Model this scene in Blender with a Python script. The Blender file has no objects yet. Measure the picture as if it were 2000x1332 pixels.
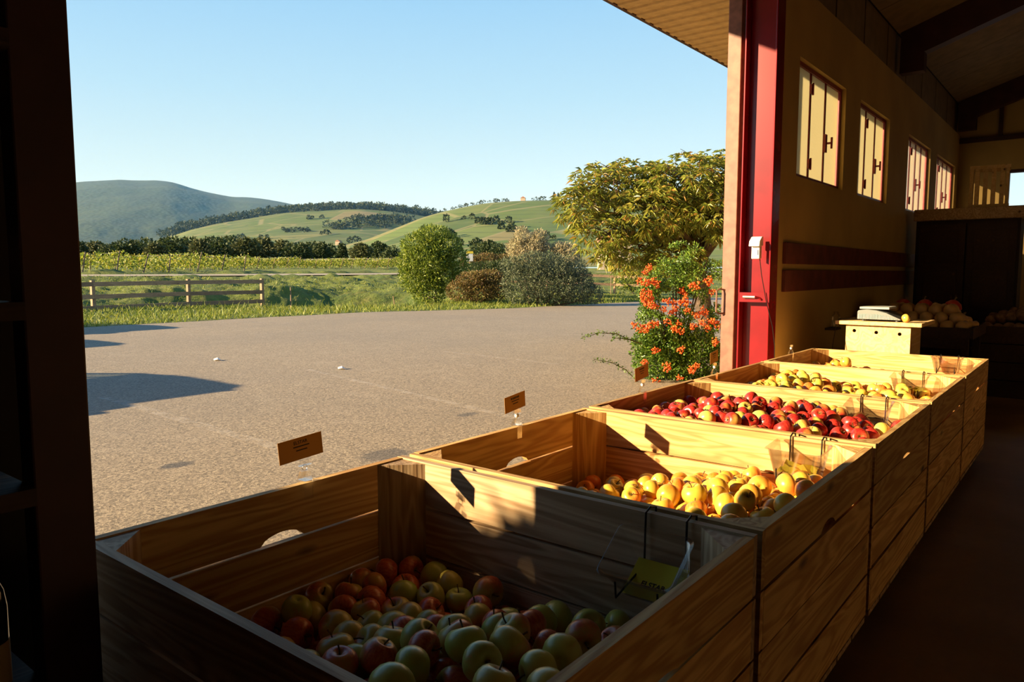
import bpy, bmesh, math, random
import numpy as np
from mathutils import Matrix, Vector

random.seed(7); rng = np.random.default_rng(7)
SC = bpy.context.scene
COL = SC.collection

# ------------------------------------------------------------------ camera
CH = 1.32                                   # eye height over the shop floor
YAW, PITCH, FPX = math.radians(38.51), math.radians(5.338), 1444.0
cam = bpy.data.cameras.new('camera'); camo = bpy.data.objects.new('camera', cam); COL.objects.link(camo)
cam.sensor_width = 36; cam.lens = FPX/2000*36; cam.clip_end = 30000; cam.clip_start = .02
FWD = Vector((math.cos(PITCH)*math.cos(YAW), math.cos(PITCH)*math.sin(YAW), -math.sin(PITCH)))
RGT = Vector((math.sin(YAW), -math.cos(YAW), 0)); UPV = RGT.cross(FWD)
camo.matrix_world = Matrix((( RGT.x, UPV.x, -FWD.x, 0), (RGT.y, UPV.y, -FWD.y, 0), (RGT.z, UPV.z, -FWD.z, CH), (0, 0, 0, 1)))
SC.camera = camo

# ------------------------------------------------------------------ sky, sun, exposure
w = bpy.data.worlds.new('sky'); SC.world = w; w.use_nodes = True
wn, wl = w.node_tree.nodes, w.node_tree.links
bg = wn['Background']
tc = wn.new('ShaderNodeTexCoord'); sx = wn.new('ShaderNodeSeparateXYZ'); rp = wn.new('ShaderNodeValToRGB')
wl.new(tc.outputs['Generated'], sx.inputs[0]); wl.new(sx.outputs['Z'], rp.inputs[0]); wl.new(rp.outputs[0], bg.inputs[0])
els = rp.color_ramp.elements
els[0].position = 0.0; els[0].color = (.74, .86, .92, 1)
els[1].position = 1.0; els[1].color = (.09, .22, .50, 1)
for p, c in ((.10, (.70, .87, .97, 1)), (.22, (.48, .74, .96, 1)), (.38, (.28, .58, .92, 1)), (.6, (.15, .36, .70, 1))):
    e = els.new(p); e.color = c
bg.inputs[1].default_value = 1.0
SUN_AZ, SUN_EL = math.radians(-36), math.radians(17)       # the way the light travels
sun = bpy.data.lights.new('sun', 'SUN'); suno = bpy.data.objects.new('sun', sun); COL.objects.link(suno)
sun.energy = 17.0; sun.color = (1.0, .75, .43); sun.angle = math.radians(.53)
SD = Vector((math.cos(SUN_EL)*math.cos(SUN_AZ), math.cos(SUN_EL)*math.sin(SUN_AZ), -math.sin(SUN_EL)))
suno.rotation_euler = SD.to_track_quat('-Z', 'Y').to_euler()
suno.location = (-20, 30, 30)
vs = SC.view_settings
vs.view_transform = 'Standard'; vs.look = 'None'; vs.gamma = 1; vs.use_curve_mapping = False
vs.exposure = 0.0

# ------------------------------------------------------------------ helpers
def at(px, py, axis, val):
    d = FWD + RGT*((px-1000)/FPX) + UPV*((666-py)/FPX)
    o = Vector((0, 0, CH)); t = (val-o[axis])/d[axis]
    return o + d*t

class MB:
    def __init__(s): s.v = []; s.f = []
    def add(s, v, f):
        n = len(s.v); s.v += [tuple(p) for p in v]; s.f += [tuple(i+n for i in q) for q in f]; return s
    def box(s, x0, x1, y0, y1, z0, z1):
        return s.add([(x0,y0,z0),(x1,y0,z0),(x1,y1,z0),(x0,y1,z0),(x0,y0,z1),(x1,y0,z1),(x1,y1,z1),(x0,y1,z1)],
                     [(3,2,1,0),(4,5,6,7),(0,1,5,4),(1,2,6,5),(2,3,7,6),(3,0,4,7)])
    def prism(s, poly, a, d0, d1):
        """poly: list of 2D points; a: axis of extrusion 0/1/2"""
        def p3(p, d):
            q = list(p); q.insert(a, d); return tuple(q)
        n = len(poly)
        v = [p3(p, d0) for p in poly]+[p3(p, d1) for p in poly]
        f = [tuple(range(n))[::-1], tuple(range(n, 2*n))]+[(i, (i+1) % n, n+(i+1) % n, n+i) for i in range(n)]
        return s.add(v, f)
    def tube(s, pts, r, n=8, cap=True):
        pts = [Vector(p) for p in pts]; rs = r if isinstance(r, (list, tuple)) else [r]*len(pts)
        v = []; f = []; prev = None
        for i, p in enumerate(pts):
            t = (pts[min(i+1, len(pts)-1)]-pts[max(i-1, 0)]).normalized()
            if prev is None:
                a = t.orthogonal().normalized()
            else:
                a = prev-t*prev.dot(t)
                a = a.normalized() if a.length > 1e-6 else t.orthogonal().normalized()
            prev = a; b = t.cross(a)
            for k in range(n):
                th = 2*math.pi*k/n
                v.append(p+(a*math.cos(th)+b*math.sin(th))*rs[i])
        for i in range(len(pts)-1):
            for k in range(n):
                f.append((i*n+k, i*n+(k+1) % n, (i+1)*n+(k+1) % n, (i+1)*n+k))
        if cap:
            f.append(tuple(range(n))[::-1]); m = (len(pts)-1)*n; f.append(tuple(range(m, m+n)))
        return s.add(v, f)
    def lathe(s, prof, n=16, c=(0, 0, 0), lobes=0, amp=0):
        v = []; f = []
        for (r, z) in prof:
            for k in range(n):
                th = 2*math.pi*k/n; rr = r*(1+amp*math.cos(lobes*th)) if lobes else r
                v.append((c[0]+rr*math.cos(th), c[1]+rr*math.sin(th), c[2]+z))
        m = len(prof)
        for i in range(m-1):
            for k in range(n):
                f.append((i*n+k, i*n+(k+1) % n, (i+1)*n+(k+1) % n, (i+1)*n+k))
        f.append(tuple(range(n))[::-1]); f.append(tuple(range((m-1)*n, m*n)))
        return s.add(v, f)
    def mesh(s, name, smooth=False):
        me = bpy.data.meshes.new(name); me.from_pydata(s.v, [], s.f); me.update()
        if smooth: me.polygons.foreach_set('use_smooth', [True]*len(me.polygons))
        return me

def tag(o, label=None, cat=None, group=None, kind=None):
    if label: o['label'] = label
    if cat: o['category'] = cat
    if group: o['group'] = group
    if kind: o['kind'] = kind
    return o
def ob(name, me, mat=None, parent=None, loc=(0,0,0), rot=(0,0,0), bevel=0, **kw):
    if isinstance(me, MB): me = me.mesh(name, kw.pop('smooth', False))
    kw.pop('smooth', None)
    o = bpy.data.objects.new(name, me); COL.objects.link(o)
    if mat is not None and len(me.materials) == 0: me.materials.append(mat)
    o.location = loc; o.rotation_euler = rot
    if parent: o.parent = parent
    if bevel:
        m = o.modifiers.new('bevel', 'BEVEL'); m.width = bevel; m.segments = 2; m.limit_method = 'ANGLE'
    return tag(o, **kw)
def empty(name, loc=(0,0,0), rot=(0,0,0), **kw):
    o = bpy.data.objects.new(name, None); COL.objects.link(o); o.location = loc; o.rotation_euler = rot
    o.empty_display_size = .1
    return tag(o, **kw)
def copy_tree(o, parent=None):
    c = o.copy(); COL.objects.link(c); c.parent = parent
    for ch in list(o.children): copy_tree(ch, c)
    return c
def np_mesh(name, V, F, smooth=False):
    me = bpy.data.meshes.new(name)
    V = np.asarray(V, dtype=np.float32); F = np.asarray(F, dtype=np.int32)
    n, k = F.shape
    me.vertices.add(len(V)); me.vertices.foreach_set('co', V.ravel())
    me.loops.add(n*k); me.loops.foreach_set('vertex_index', F.ravel())
    me.polygons.add(n); me.polygons.foreach_set('loop_start', np.arange(0, n*k, k, dtype=np.int32))
    me.update(calc_edges=True)
    if smooth: me.polygons.foreach_set('use_smooth', [True]*n)
    return me

# ------------------------------------------------------------------ materials
class NT:
    def __init__(s, name):
        s.m = bpy.data.materials.new(name); s.m.use_nodes = True
        s.t = s.m.node_tree; s.n = s.t.nodes; s.b = s.n['Principled BSDF']; s.out = s.n['Material Output']
    def new(s, typ, **kw):
        n = s.n.new('ShaderNode'+typ)
        for k, v in kw.items(): setattr(n, k, v)
        return n
    def link(s, a, b): s.t.links.new(a, b)
    def val(s, sock, v):
        if hasattr(v, 'links') or isinstance(v, bpy.types.NodeSocket): s.link(v, sock)
        else: sock.default_value = v
    def math(s, op, a, b=0, c=0, clamp=False):
        n = s.new('Math', operation=op, use_clamp=clamp); s.val(n.inputs[0], a); s.val(n.inputs[1], b); s.val(n.inputs[2], c); return n.outputs[0]
    def mix(s, f, a, b, mode='MIX'):
        n = s.new('Mix', data_type='RGBA', blend_type=mode); s.val(n.inputs[0], f); s.val(n.inputs[6], a); s.val(n.inputs[7], b); return n.outputs[2]
    def coord(s, kind='Object', scale=(1,1,1), off=None, rot=(0,0,0)):
        t = s.new('TexCoord'); v = t.outputs[kind]
        if off is not None:
            a = s.new('VectorMath', operation='ADD'); s.link(v, a.inputs[0]); s.val(a.inputs[1], off); v = a.outputs[0]
        m = s.new('Mapping'); m.inputs['Scale'].default_value = scale; m.inputs['Rotation'].default_value = rot; s.link(v, m.inputs[0]); return m.outputs[0]
    def noise(s, vec, scale, detail=4, rough=.5, dist=0, out=0):
        n = s.new('TexNoise'); s.link(vec, n.inputs['Vector']); n.inputs['Scale'].default_value = scale
        n.inputs['Detail'].default_value = detail; n.inputs['Roughness'].default_value = rough; n.inputs['Distortion'].default_value = dist
        return n.outputs[out]
    def voro(s, vec, scale, feature='F1', out='Distance'):
        n = s.new('TexVoronoi', feature=feature); s.link(vec, n.inputs['Vector']); n.inputs['Scale'].default_value = scale; return n.outputs[out]
    def ramp(s, f, stops):
        n = s.new('ValToRGB'); s.link(f, n.inputs[0]); e = n.color_ramp.elements
        while len(e) < len(stops): e.new(.5)
        for i, (p, c) in enumerate(stops):
            e[i].position = p; e[i].color = c if len(c) == 4 else (*c, 1)
        return n.outputs[0]
    def rng(s, f, a, b, c=0, d=1):
        n = s.new('MapRange'); s.val(n.inputs[0], f)
        for i, v in enumerate((a, b, c, d)): n.inputs[i+1].default_value = v
        return n.outputs[0]
    def bump(s, h, strength=.3, dist=.01):
        n = s.new('Bump'); s.link(h, n.inputs['Height']); n.inputs['Strength'].default_value = strength; n.inputs['Distance'].default_value = dist
        s.link(n.outputs[0], s.b.inputs['Normal'])
    def rand3(s, k=37.0):
        o = s.new('ObjectInfo'); v = s.new('VectorMath', operation='SCALE'); v.inputs[0].default_value = (1, .37, .61); s.link(o.outputs['Random'], v.inputs[3])
        v2 = s.new('VectorMath', operation='SCALE'); s.link(v.outputs[0], v2.inputs[0]); v2.inputs[3].default_value = k; return v2.outputs[0], o.outputs['Random']
    def col(s, c): s.val(s.b.inputs['Base Color'], c if not isinstance(c, tuple) or len(c) == 4 else (*c, 1))
    def rough(s, v): s.val(s.b.inputs['Roughness'], v)

def plain(name, c, rough=.6, metal=0, vary=.12, scale=6, bump=0):
    t = NT(name); v = t.coord('Object'); n = t.noise(v, scale, 5)
    t.col(t.mix(t.rng(n, .35, .65), tuple(x*(1-vary) for x in c)+(1,), tuple(min(1, x*(1+vary)) for x in c)+(1,)))
    t.rough(rough); t.b.inputs['Metallic'].default_value = metal
    if bump: t.bump(n, bump, .01)
    return t.m

def wood(name, light, dark, knot=(.10, .045, .015), rough=.7, tint=.25, freq=75, knots=True):
    t = NT(name); off, rnd = t.rand3()
    v = t.coord('Object', (.75, 8.0, 8.0), off)
    n = t.noise(v, 1.0, 3, .5, .6)
    s = t.math('SINE', t.math('MULTIPLY', n, freq))
    rings = t.rng(s, -1, 1)
    vf = t.coord('Object', (3, 90, 90), off)
    fine = t.noise(vf, 1.0, 3, .6)
    big = t.noise(t.coord('Object', (1.5, 4, 4), off), 1.3, 3)
    f = t.math('ADD', t.math('MULTIPLY', rings, .60), t.math('MULTIPLY', fine, .62), clamp=True)
    c = t.mix(t.rng(f, .2, .95), (*light, 1), (*dark, 1))
    c = t.mix(t.math('MULTIPLY', t.rng(big, .45, .75), .35), c, tuple(x*.6 for x in dark)+(1,))
    if knots:
        k = t.voro(t.coord('Object', (2.3, 6.5, 6.5), off), 1.0)
        km = t.rng(k, .13, .05)
        c = t.mix(km, c, (*knot, 1))
    h = t.new('HueSaturation'); t.link(c, h.inputs['Color'])
    t.link(t.rng(rnd, 0, 1, 1-tint, 1+tint*.6), h.inputs['Value'])
    t.col(h.outputs[0]); t.rough(rough); t.bump(t.math('ADD', fine, t.math('MULTIPLY', rings, .3)), .35, .004)
    return t.m

def leafmat(name, cols, rough=.5, trans=.35):
    t = NT(name); g = t.new('NewGeometry'); r = t.ramp(g.outputs['Random Per Island'], [(i/max(1, len(cols)-1), c) for i, c in enumerate(cols)])
    n = t.noise(t.coord('Object'), .9, 2)
    c = t.mix(t.math('MULTIPLY', t.rng(n, .4, .65), .35), r, (*cols[0], 1))
    t.col(c); t.rough(rough)
    tr = t.new('BsdfTranslucent'); t.link(c, tr.inputs[0]); mx = t.new('MixShader'); mx.inputs[0].default_value = trans
    t.link(t.b.outputs[0], mx.inputs[1]); t.link(tr.outputs[0], mx.inputs[2]); t.link(mx.outputs[0], t.out.inputs[0])
    return t.m

def clear(name, tint=(1, 1, 1), refl=.06, rough=.03):
    t = NT(name); tr = t.new('BsdfTransparent'); tr.inputs[0].default_value = (*tint, 1)
    gl = t.new('BsdfGlossy'); gl.inputs['Roughness'].default_value = rough
    fr = t.new('Fresnel'); fr.inputs[0].default_value = 1.45
    mx = t.new('MixShader'); t.link(t.math('ADD', t.math('MULTIPLY', fr.outputs[0], .55), refl*.25, clamp=True), mx.inputs[0]); t.link(tr.outputs[0], mx.inputs[1]); t.link(gl.outputs[0], mx.inputs[2])
    t.link(mx.outputs[0], t.out.inputs[0]); return t.m

M = {}
M['crate'] = wood('crate_pine', (.76, .49, .18), (.47, .235, .06))
M['crate_old'] = wood('crate_pine_old', (.60, .42, .24), (.34, .20, .09), tint=.15)
M['pine'] = wood('counter_pine', (.78, .56, .27), (.66, .42, .16), tint=.1, freq=40)
M['darkwood'] = wood('dark_wood', (.055, .026, .013), (.03, .013, .007), tint=.2)
M['brownpost'] = plain('brown_paint', (.21, .082, .05), .55, vary=.25, scale=14)
M['redpaint'] = plain('red_paint', (.19, .004, .008), .22, vary=.12, scale=5)
M['redframe'] = plain('red_frame_paint', (.22, .018, .02), .45, vary=.2, scale=20)
M['redpost'] = plain('dark_red_upright', (.055, .018, .014), .6, vary=.2)
M['rail'] = plain('rail_paint', (.13, .028, .022), .6, vary=.25, scale=8)
M['ochre'] = plain('ochre_plaster', (.46, .31, .10), .9, vary=.10, scale=1.6, bump=.15)
M['ochrelight'] = plain('pale_limewash', (.62, .47, .28), .9, vary=.1)
M['ceil'] = plain('ceiling_panel', (.22, .155, .08), .85, vary=.15)
M['steel'] = plain('galvanised', (.55, .55, .52), .4, .9)
M['blackwire'] = plain('black_wire', (.012, .010, .009), .45, .3)
M['white'] = plain('white_plastic', (.82, .80, .74), .45, vary=.04)
M['grey'] = plain('grey_plastic', (.17, .19, .185), .5, vary=.05)
M['rib'] = plain('light_grey_plastic', (.34, .35, .33), .5, vary=.04)
M['greydark'] = plain('dark_grey_plastic', (.05, .055, .055), .5)
M['clear'] = clear('clear_plastic', rough=.12)
M['soffit'] = plain('soffit_board', (.50, .34, .15), .8, vary=.12, scale=9)
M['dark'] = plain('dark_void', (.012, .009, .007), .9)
M['cardbrown'] = leafmat('kraft_card', [(.40, .22, .06), (.42, .23, .065)], .85, .26)
M['cardyellow'] = plain('yellow_card', (.80, .62, .03), .7, vary=.05)
M['ink'] = plain('black_ink', (.035, .022, .012), .8)
M['stem'] = plain('apple_stem', (.10, .055, .02), .8)

# asphalt
def asphalt():
    t = NT('asphalt'); v = t.coord('Object')
    a = t.voro(v, 62, out='Color'); sp = t.new('SeparateColor'); t.link(a, sp.inputs[0])
    n1 = t.noise(v, 40, 6, .7); n2 = t.noise(v, .35, 4); n3 = t.noise(v, 2.2, 5)
    c = t.mix(t.rng(sp.outputs[0], 0, 1), (.16, .127, .086, 1), (.50, .405, .28, 1))
    c = t.mix(t.rng(n1, .35, .7), t.mix(.5, c, (.16, .13, .10, 1)), c)
    c = t.mix(t.math('MULTIPLY', t.rng(n2, .42, .62), .22), c, (.17, .15, .125, 1))
    c = t.mix(t.math('MULTIPLY', t.rng(n3, .55, .8), .25), c, (.45, .38, .29, 1))
    for (x, y, rx, ry, k) in ((2.46, 4.9, .12, .075, .8), (5.05, 4.55, .13, .07, .6), (3.55, 4.0, .22, .16, .6)):   # oil stains
        cv = t.coord('Object', (1/rx, 1/ry, 1), (-x, -y, 0)); ln = t.new('VectorMath', operation='LENGTH'); t.link(cv, ln.inputs[0])
        d = t.math('ADD', ln.outputs['Value'], t.math('MULTIPLY', t.noise(v, 18, 3), .9))
        c = t.mix(t.math('MULTIPLY', t.rng(d, 1.6, 1.15), k), c, (.055, .055, .06, 1))
    t.col(c); t.rough(.82)
    t.bump(t.math('ADD', t.math('MULTIPLY', sp.outputs[0], .5), n1), .8, .010)
    return t.m
M['asphalt'] = asphalt()
def paintline():
    t = NT('worn_line_paint'); v = t.coord('Object'); n = t.noise(v, 6, 6, .7); n2 = t.noise(v, 60, 3)
    t.col((.62, .55, .45, 1)); t.rough(.8)
    tr = t.new('BsdfTransparent'); mx = t.new('MixShader')
    t.link(t.math('MULTIPLY', t.rng(t.math('ADD', n, t.math('MULTIPLY', n2, .35)), .58, .80), .45), mx.inputs[0])
    t.link(tr.outputs[0], mx.inputs[1]); t.link(t.b.outputs[0], mx.inputs[2]); t.link(mx.outputs[0], t.out.inputs[0]); return t.m
M['line'] = paintline()
def concrete():
    t = NT('shop_floor'); v = t.coord('Object'); n = t.noise(v, 2.5, 6); n2 = t.noise(v, 30, 4)
    c = t.mix(t.rng(n, .35, .65), (.27, .17, .075, 1), (.36, .23, .105, 1)); c = t.mix(t.math('MULTIPLY', n2, .3), c, (.08, .055, .03, 1))
    t.col(c); t.rough(.55); t.bump(n2, .1, .004); return t.m
M['floor'] = concrete()
def grassmat():
    t = NT('grass_ground'); v = t.coord('Object'); n = t.noise(v, .5, 5); n2 = t.noise(v, 4.0, 6, .7); n3 = t.noise(t.coord('Object', (.4, 2, 1)), 1.6, 5, .6)
    c = t.mix(t.rng(n, .35, .65), (.075, .12, .014, 1), (.17, .20, .024, 1))
    c = t.mix(t.math('MULTIPLY', t.rng(n2, .4, .7), .7), c, (.035, .06, .008, 1)); c = t.mix(t.math('MULTIPLY', t.rng(n3, .5, .75), .5), c, (.20, .155, .045, 1))
    t.col(c); t.rough(.9); t.bump(n2, 1.0, .12); return t.m
M['grass'] = grassmat()
M['blade'] = leafmat('grass_blades', [(.09, .14, .015), (.21, .27, .03), (.32, .31, .05), (.17, .23, .024)], .6, .35)
M['road'] = plain('far_road', (.34, .28, .20), .85)
M['fencewood'] = wood('fence_wood', (.36, .24, .14), (.22, .14, .08))

# apples: object colour = skin, alpha = how much of the blush shows
def applemat(name, blush, blush2):
    t = NT(name); oi = t.new('ObjectInfo'); off, rnd = t.rand3(91)
    v = t.coord('Object', (1, 1, 1), off)
    loc = t.new('TexCoord'); nm = t.new('VectorMath', operation='NORMALIZE'); t.link(loc.outputs['Object'], nm.inputs[0])
    sx = t.new('SeparateXYZ'); t.link(nm.outputs[0], sx.inputs[0])
    big = t.noise(v, 16, 2); streak = t.noise(t.coord('Object', (1, 1, .18), off), 150, 3, .6); sp = t.voro(v, 330)
    side = t.math('ADD', t.math('MULTIPLY', sx.outputs[0], .42), t.math('ADD', t.math('MULTIPLY', big, .9), t.math('MULTIPLY', streak, .35)))
    th = t.math('SUBTRACT', 1.30, t.math('MULTIPLY', oi.outputs['Alpha'], 1.35))
    mask = t.rng(t.math('SUBTRACT', side, th), -.12, .22)
    c = t.mix(t.math('MULTIPLY', t.noise(v, 40, 2), .35), oi.outputs['Color'], (.75, .62, .12, 1))
    bl = t.mix(t.rng(streak, .35, .65), (*blush, 1), (*blush2, 1))
    c = t.mix(mask, c, bl)
    c = t.mix(t.math('MULTIPLY', t.rng(sp, .18, .08), .35), c, (.85, .68, .35, 1))
    rad = t.math('SQRT', t.math('ADD', t.math('POWER', sx.outputs[0], 2), t.math('POWER', sx.outputs[1], 2)))
    cav = t.math('MULTIPLY', t.rng(rad, .42, .18), t.rng(sx.outputs[2], .1, .4))
    c = t.mix(t.math('MULTIPLY', cav, .75), c, (.23, .19, .04, 1))
    t.col(c); t.rough(.36); t.b.inputs['Coat Weight'].default_value = .15; t.b.inputs['Coat Roughness'].default_value = .25
    t.b.inputs['Subsurface Weight'].default_value = 0
    return t.m
M['apple_pink'] = applemat('apple_blushed_skin', (.42, .045, .022), (.62, .16, .05))
M['apple_gold'] = applemat('apple_golden_skin', (.72, .15, .02), (.80, .27, .03))
M['apple_red'] = applemat('apple_red_skin', (.30, .008, .012), (.55, .04, .02))
M['apple_mix'] = applemat('apple_mixed_skin', (.62, .10, .02), (.78, .28, .04))

# ================================================================== THE SETTING: building
WY = 2.0                      # inner face of the front wall; outside is +y
EAVE_Y, EAVE_Z = 4.17, 4.13
BX = 14.55                    # back wall
def S(name, mb, mat, parent=None, **kw):
    return ob(name, mb, mat, parent, kind='structure' if parent is None else None, **kw)
S('floor', MB().box(-6, BX, -8.2, 2.30, -.12, 0), M['floor'], label='dark brown concrete shop floor beside the crates')
# front wall with window holes
WIN = [(6.23, 7.60, 3), (8.14, 9.44, 3), (10.50, 12.02, 4), (12.53, 14.22, 4)]
WZ0, WZ1, WT = 2.10, 3.045, 2.26
fw = MB()
xs = [5.86]+[v for a_, b_, _ in WIN for v in (a_, b_)]+[BX+.25]
for i in range(0, len(xs), 2): fw.box(xs[i], xs[i+1], WY, WT, WZ0, WZ1)
fw.box(5.86, BX+.25, WY, WT, 0, WZ0); fw.box(5.86, BX+.25, WY, WT, WZ1, 3.59)
wall_front = S('wall_front', fw, M['ochre'], label='ochre plastered wall with four tall window openings')
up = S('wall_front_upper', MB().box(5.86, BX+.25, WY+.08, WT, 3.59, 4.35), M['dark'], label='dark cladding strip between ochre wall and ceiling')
for i in range(9):
    x = 6.35+i*1.02; ob('cladding_panel', MB().box(0, .98, 0, .03, 0, .5), M['ceil'], up, (x, WY+.05, 3.6))
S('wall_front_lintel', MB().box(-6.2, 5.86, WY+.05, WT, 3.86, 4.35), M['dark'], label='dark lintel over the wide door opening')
S('wall_front_side', MB().box(-6.2, -.04, WY, 2.30, 0, 3.9), M['ochre'], label='ochre front wall beside the shelf')
S('wall_left', MB().box(-6.25, -6, -8.2, 2.3, 0, 7), M['ochre'], label='far side wall of the shop out of view')
S('wall_rear', MB().box(-6.2, 1.0, -8.4, -8.2, 0, 5).box(6.0, BX+.2, -8.4, -8.2, 0, 5).box(1.0, 6.0, -8.4, -8.2, 1.75, 5), M['ochre'], label='rear wall out of view, with a doorway added for fill light')  # doorway added in the unseen wall, sized to let fill light onto the crates
S('ground_yard', MB().box(-40, 60, -40, -8.2, -.1, -.02), M['road'], label='back yard behind the shop out of view')
bounce_barn = empty('barn', (2, -26, 0), label='pale barn added out of view to bounce sunlight into the shop', cat='barn')  # added reflector: its sunlit wall throws warm light in through the rear doorway
ob('wall', MB().box(-20, 22, -8, 0, -.02, 7), M['ochrelight'], bounce_barn)
ob('roof', MB().prism([(-8.6, 6.8), (.6, 6.8), (-4, 10)], 0, -20.5, 22.5), M['redpost'], bounce_barn)
ob('barn_door', MB().box(-2, 3, -.02, .05, 0, 4), M['brownpost'], bounce_barn)
# back wall with one bright window
bw = MB(); y0, y1, z0, z1 = -.4, 1.32, 2.30, 2.97
bw.box(BX, BX+.2, y1, 2.26, 0, 7).box(BX, BX+.2, -8.2, y0, 0, 7).box(BX, BX+.2, y0, y1, 0, z0).box(BX, BX+.2, y0, y1, z1, 7)
wall_back = S('wall_back', bw, M['ochre'], label='dim end wall of the shop behind the wardrobe')
ob('gable_beam', MB().box(-.06, 0, -8, 2.0, 0, .07), M['redpost'], wall_back, (BX, 0, 3.45))
ob('gable_post', MB().box(-.05, 0, -.03, .03, 0, .9), M['redpost'], wall_back, (BX, 1.43, 3.52))
wb = empty('window_5', (BX, 0, 0), kind='structure', label='bright window in the end wall beside the slatted crate')
ob('window_frame', MB().box(0, .1, y0, y0+.05, z0, z1).box(0, .1, y1-.05, y1, z0, z1).box(0, .1, y0, y1, z0, z0+.05).box(0, .1, y0, y1, z1-.05, z1), M['redpost'], wb)
ob('pane', MB().box(.04, .05, y0+.05, y1-.05, z0+.05, z1-.05), M['clear'], wb)
# ceiling: two slopes of panels
SL = .34
def ceil_z(y): return 4.10+SL*(2.0-y) if y > -3.1 else 4.10+SL*5.1+SL*(y+3.1)
ridge = -3.1
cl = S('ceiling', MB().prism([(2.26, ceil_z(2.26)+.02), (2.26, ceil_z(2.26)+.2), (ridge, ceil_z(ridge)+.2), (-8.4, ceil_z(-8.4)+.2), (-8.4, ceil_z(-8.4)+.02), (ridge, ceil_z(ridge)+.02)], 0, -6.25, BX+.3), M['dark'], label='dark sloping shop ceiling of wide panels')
ang = math.atan(SL); Lp = 5.1/math.cos(ang)
pm = MB().box(0, .985, -Lp, 0, -.02, .012).mesh('ceiling_panel')
for i in range(21):
    ob('ceiling_panel', pm, M['ceil'], cl, (-6.2+i*1.0, 2.02, ceil_z(2.02)), (-ang, 0, 0))
# red portal frames carrying the roof
for xf in (9.75, 3.9, 14.2):
    r = S('beam_frame', MB().prism([(1.99, 3.62), (1.99, ceil_z(1.99)-.02), (ridge, ceil_z(ridge)-.02), (ridge, ceil_z(ridge)-.36), (1.74, ceil_z(1.74)-.36), (1.74, 3.62)], 0, xf, xf+.16), M['redpost'],
          label='dark red sloping roof beam ' + {9.75: 'meeting the wall above the second window', 3.9: 'over the crates out of view', 14.2: 'close to the end wall'}[xf])
# roof overhang with a boarded soffit
roof = S('roof_overhang', MB().box(-6.2, 16.5, WT, EAVE_Y, EAVE_Z+.03, EAVE_Z+.16).box(-6.2, 16.5, EAVE_Y-.01, EAVE_Y+.03, EAVE_Z-.02, EAVE_Z+.20), M['redpost'], label='roof overhang with tan boarded soffit above the door')
sm = MB().prism([(0, 0), (.012, -.022), (.10, -.022), (.112, -.008), (.19, -.008), (.20, 0), (.20, .03), (0, .03)], 1, WT, EAVE_Y-.012).mesh('soffit_board')
for i in range(64): ob('soffit_board', sm, M['soffit'], roof, (3.4+i*.2, 0, EAVE_Z))
# steel column and timber jamb of the door
col = S('column_red', MB().box(5.70, 5.86, WY, WY+.014, 0, 4.1).box(5.70, 5.86, 2.236, 2.25, 0, 4.1).box(5.785, 5.795, WY+.014, 2.236, 0, 4.1), M['redpaint'], label='glossy red steel column at the door opening', bevel=.004)
ob('latch_plate', MB().box(5.695, 5.702, 2.0, 2.236, 1.085, 1.16), M['redpaint'], col)
lt = ob('latch_bolt', MB().tube([(5.68, 2.20, 1.125), (5.68, 2.105, 1.125)], .011, 8), M['steel'], col)
ob('latch_knob', MB().tube([(5.66, 2.10, 1.128), (5.685, 2.075, 1.118), (5.69, 2.06, 1.105)], .008, 6), M['redpaint'], col)
jamb = S('door_jamb', MB().box(5.72, 5.85, 2.285, 2.395, 0, 4.1), M['brownpost'], label='brown painted timber jamb with a metal pull handle', bevel=.006)
ob('pull_handle', MB().tube([(5.725, 2.365, 1.175), (5.69, 2.395, 1.185), (5.66, 2.41, 1.17), (5.66, 2.41, 1.0), (5.69, 2.395, .985), (5.725, 2.365, .99)], .007, 8), M['brownpost'], jamb)
S('door_jamb_far', MB().box(-.12, -.03, 2.28, 2.41, 0, 4.1), M['brownpost'], label='brown timber jamb behind the bottle shelf')

# windows of the front wall
def frosted():
    t = NT('frosted_pane'); v = t.coord('Object'); n = t.noise(v, 60, 3); t.col((.80, .78, .62, 1)); t.rough(.35); t.bump(n, .5, .01)
    tr = t.new('BsdfTranslucent'); tr.inputs[0].default_value = (.66, .62, .46, 1); mx = t.new('MixShader'); mx.inputs[0].default_value = .72
    t.link(t.b.outputs[0], mx.inputs[1]); t.link(tr.outputs[0], mx.inputs[2]); t.link(mx.outputs[0], t.out.inputs[0]); return t.m
M['frosted'] = frosted()
def halffrost():
    t = NT('hazy_pane'); v = t.coord('Object'); n = t.noise(v, 30, 3); t.col((.55, .57, .58, 1)); t.rough(.3); t.bump(n, .3, .01)
    tr = t.new('BsdfTranslucent'); tr.inputs[0].default_value = (.38, .38, .36, 1); mx = t.new('MixShader'); mx.inputs[0].default_value = .7
    t.link(t.b.outputs[0], mx.inputs[1]); t.link(tr.outputs[0], mx.inputs[2]); tp = t.new('BsdfTransparent'); m2 = t.new('MixShader'); m2.inputs[0].default_value = .42
    t.link(mx.outputs[0], m2.inputs[1]); t.link(tp.outputs[0], m2.inputs[2]); t.link(m2.outputs[0], t.out.inputs[0]); return t.m
M['glass'] = halffrost()
WLAB = ['first tall frosted window beside the red column', 'second tall frosted window along the ochre wall', 'third window with four narrow panes near the wardrobe', 'fourth and farthest window behind the slatted crate']
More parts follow.
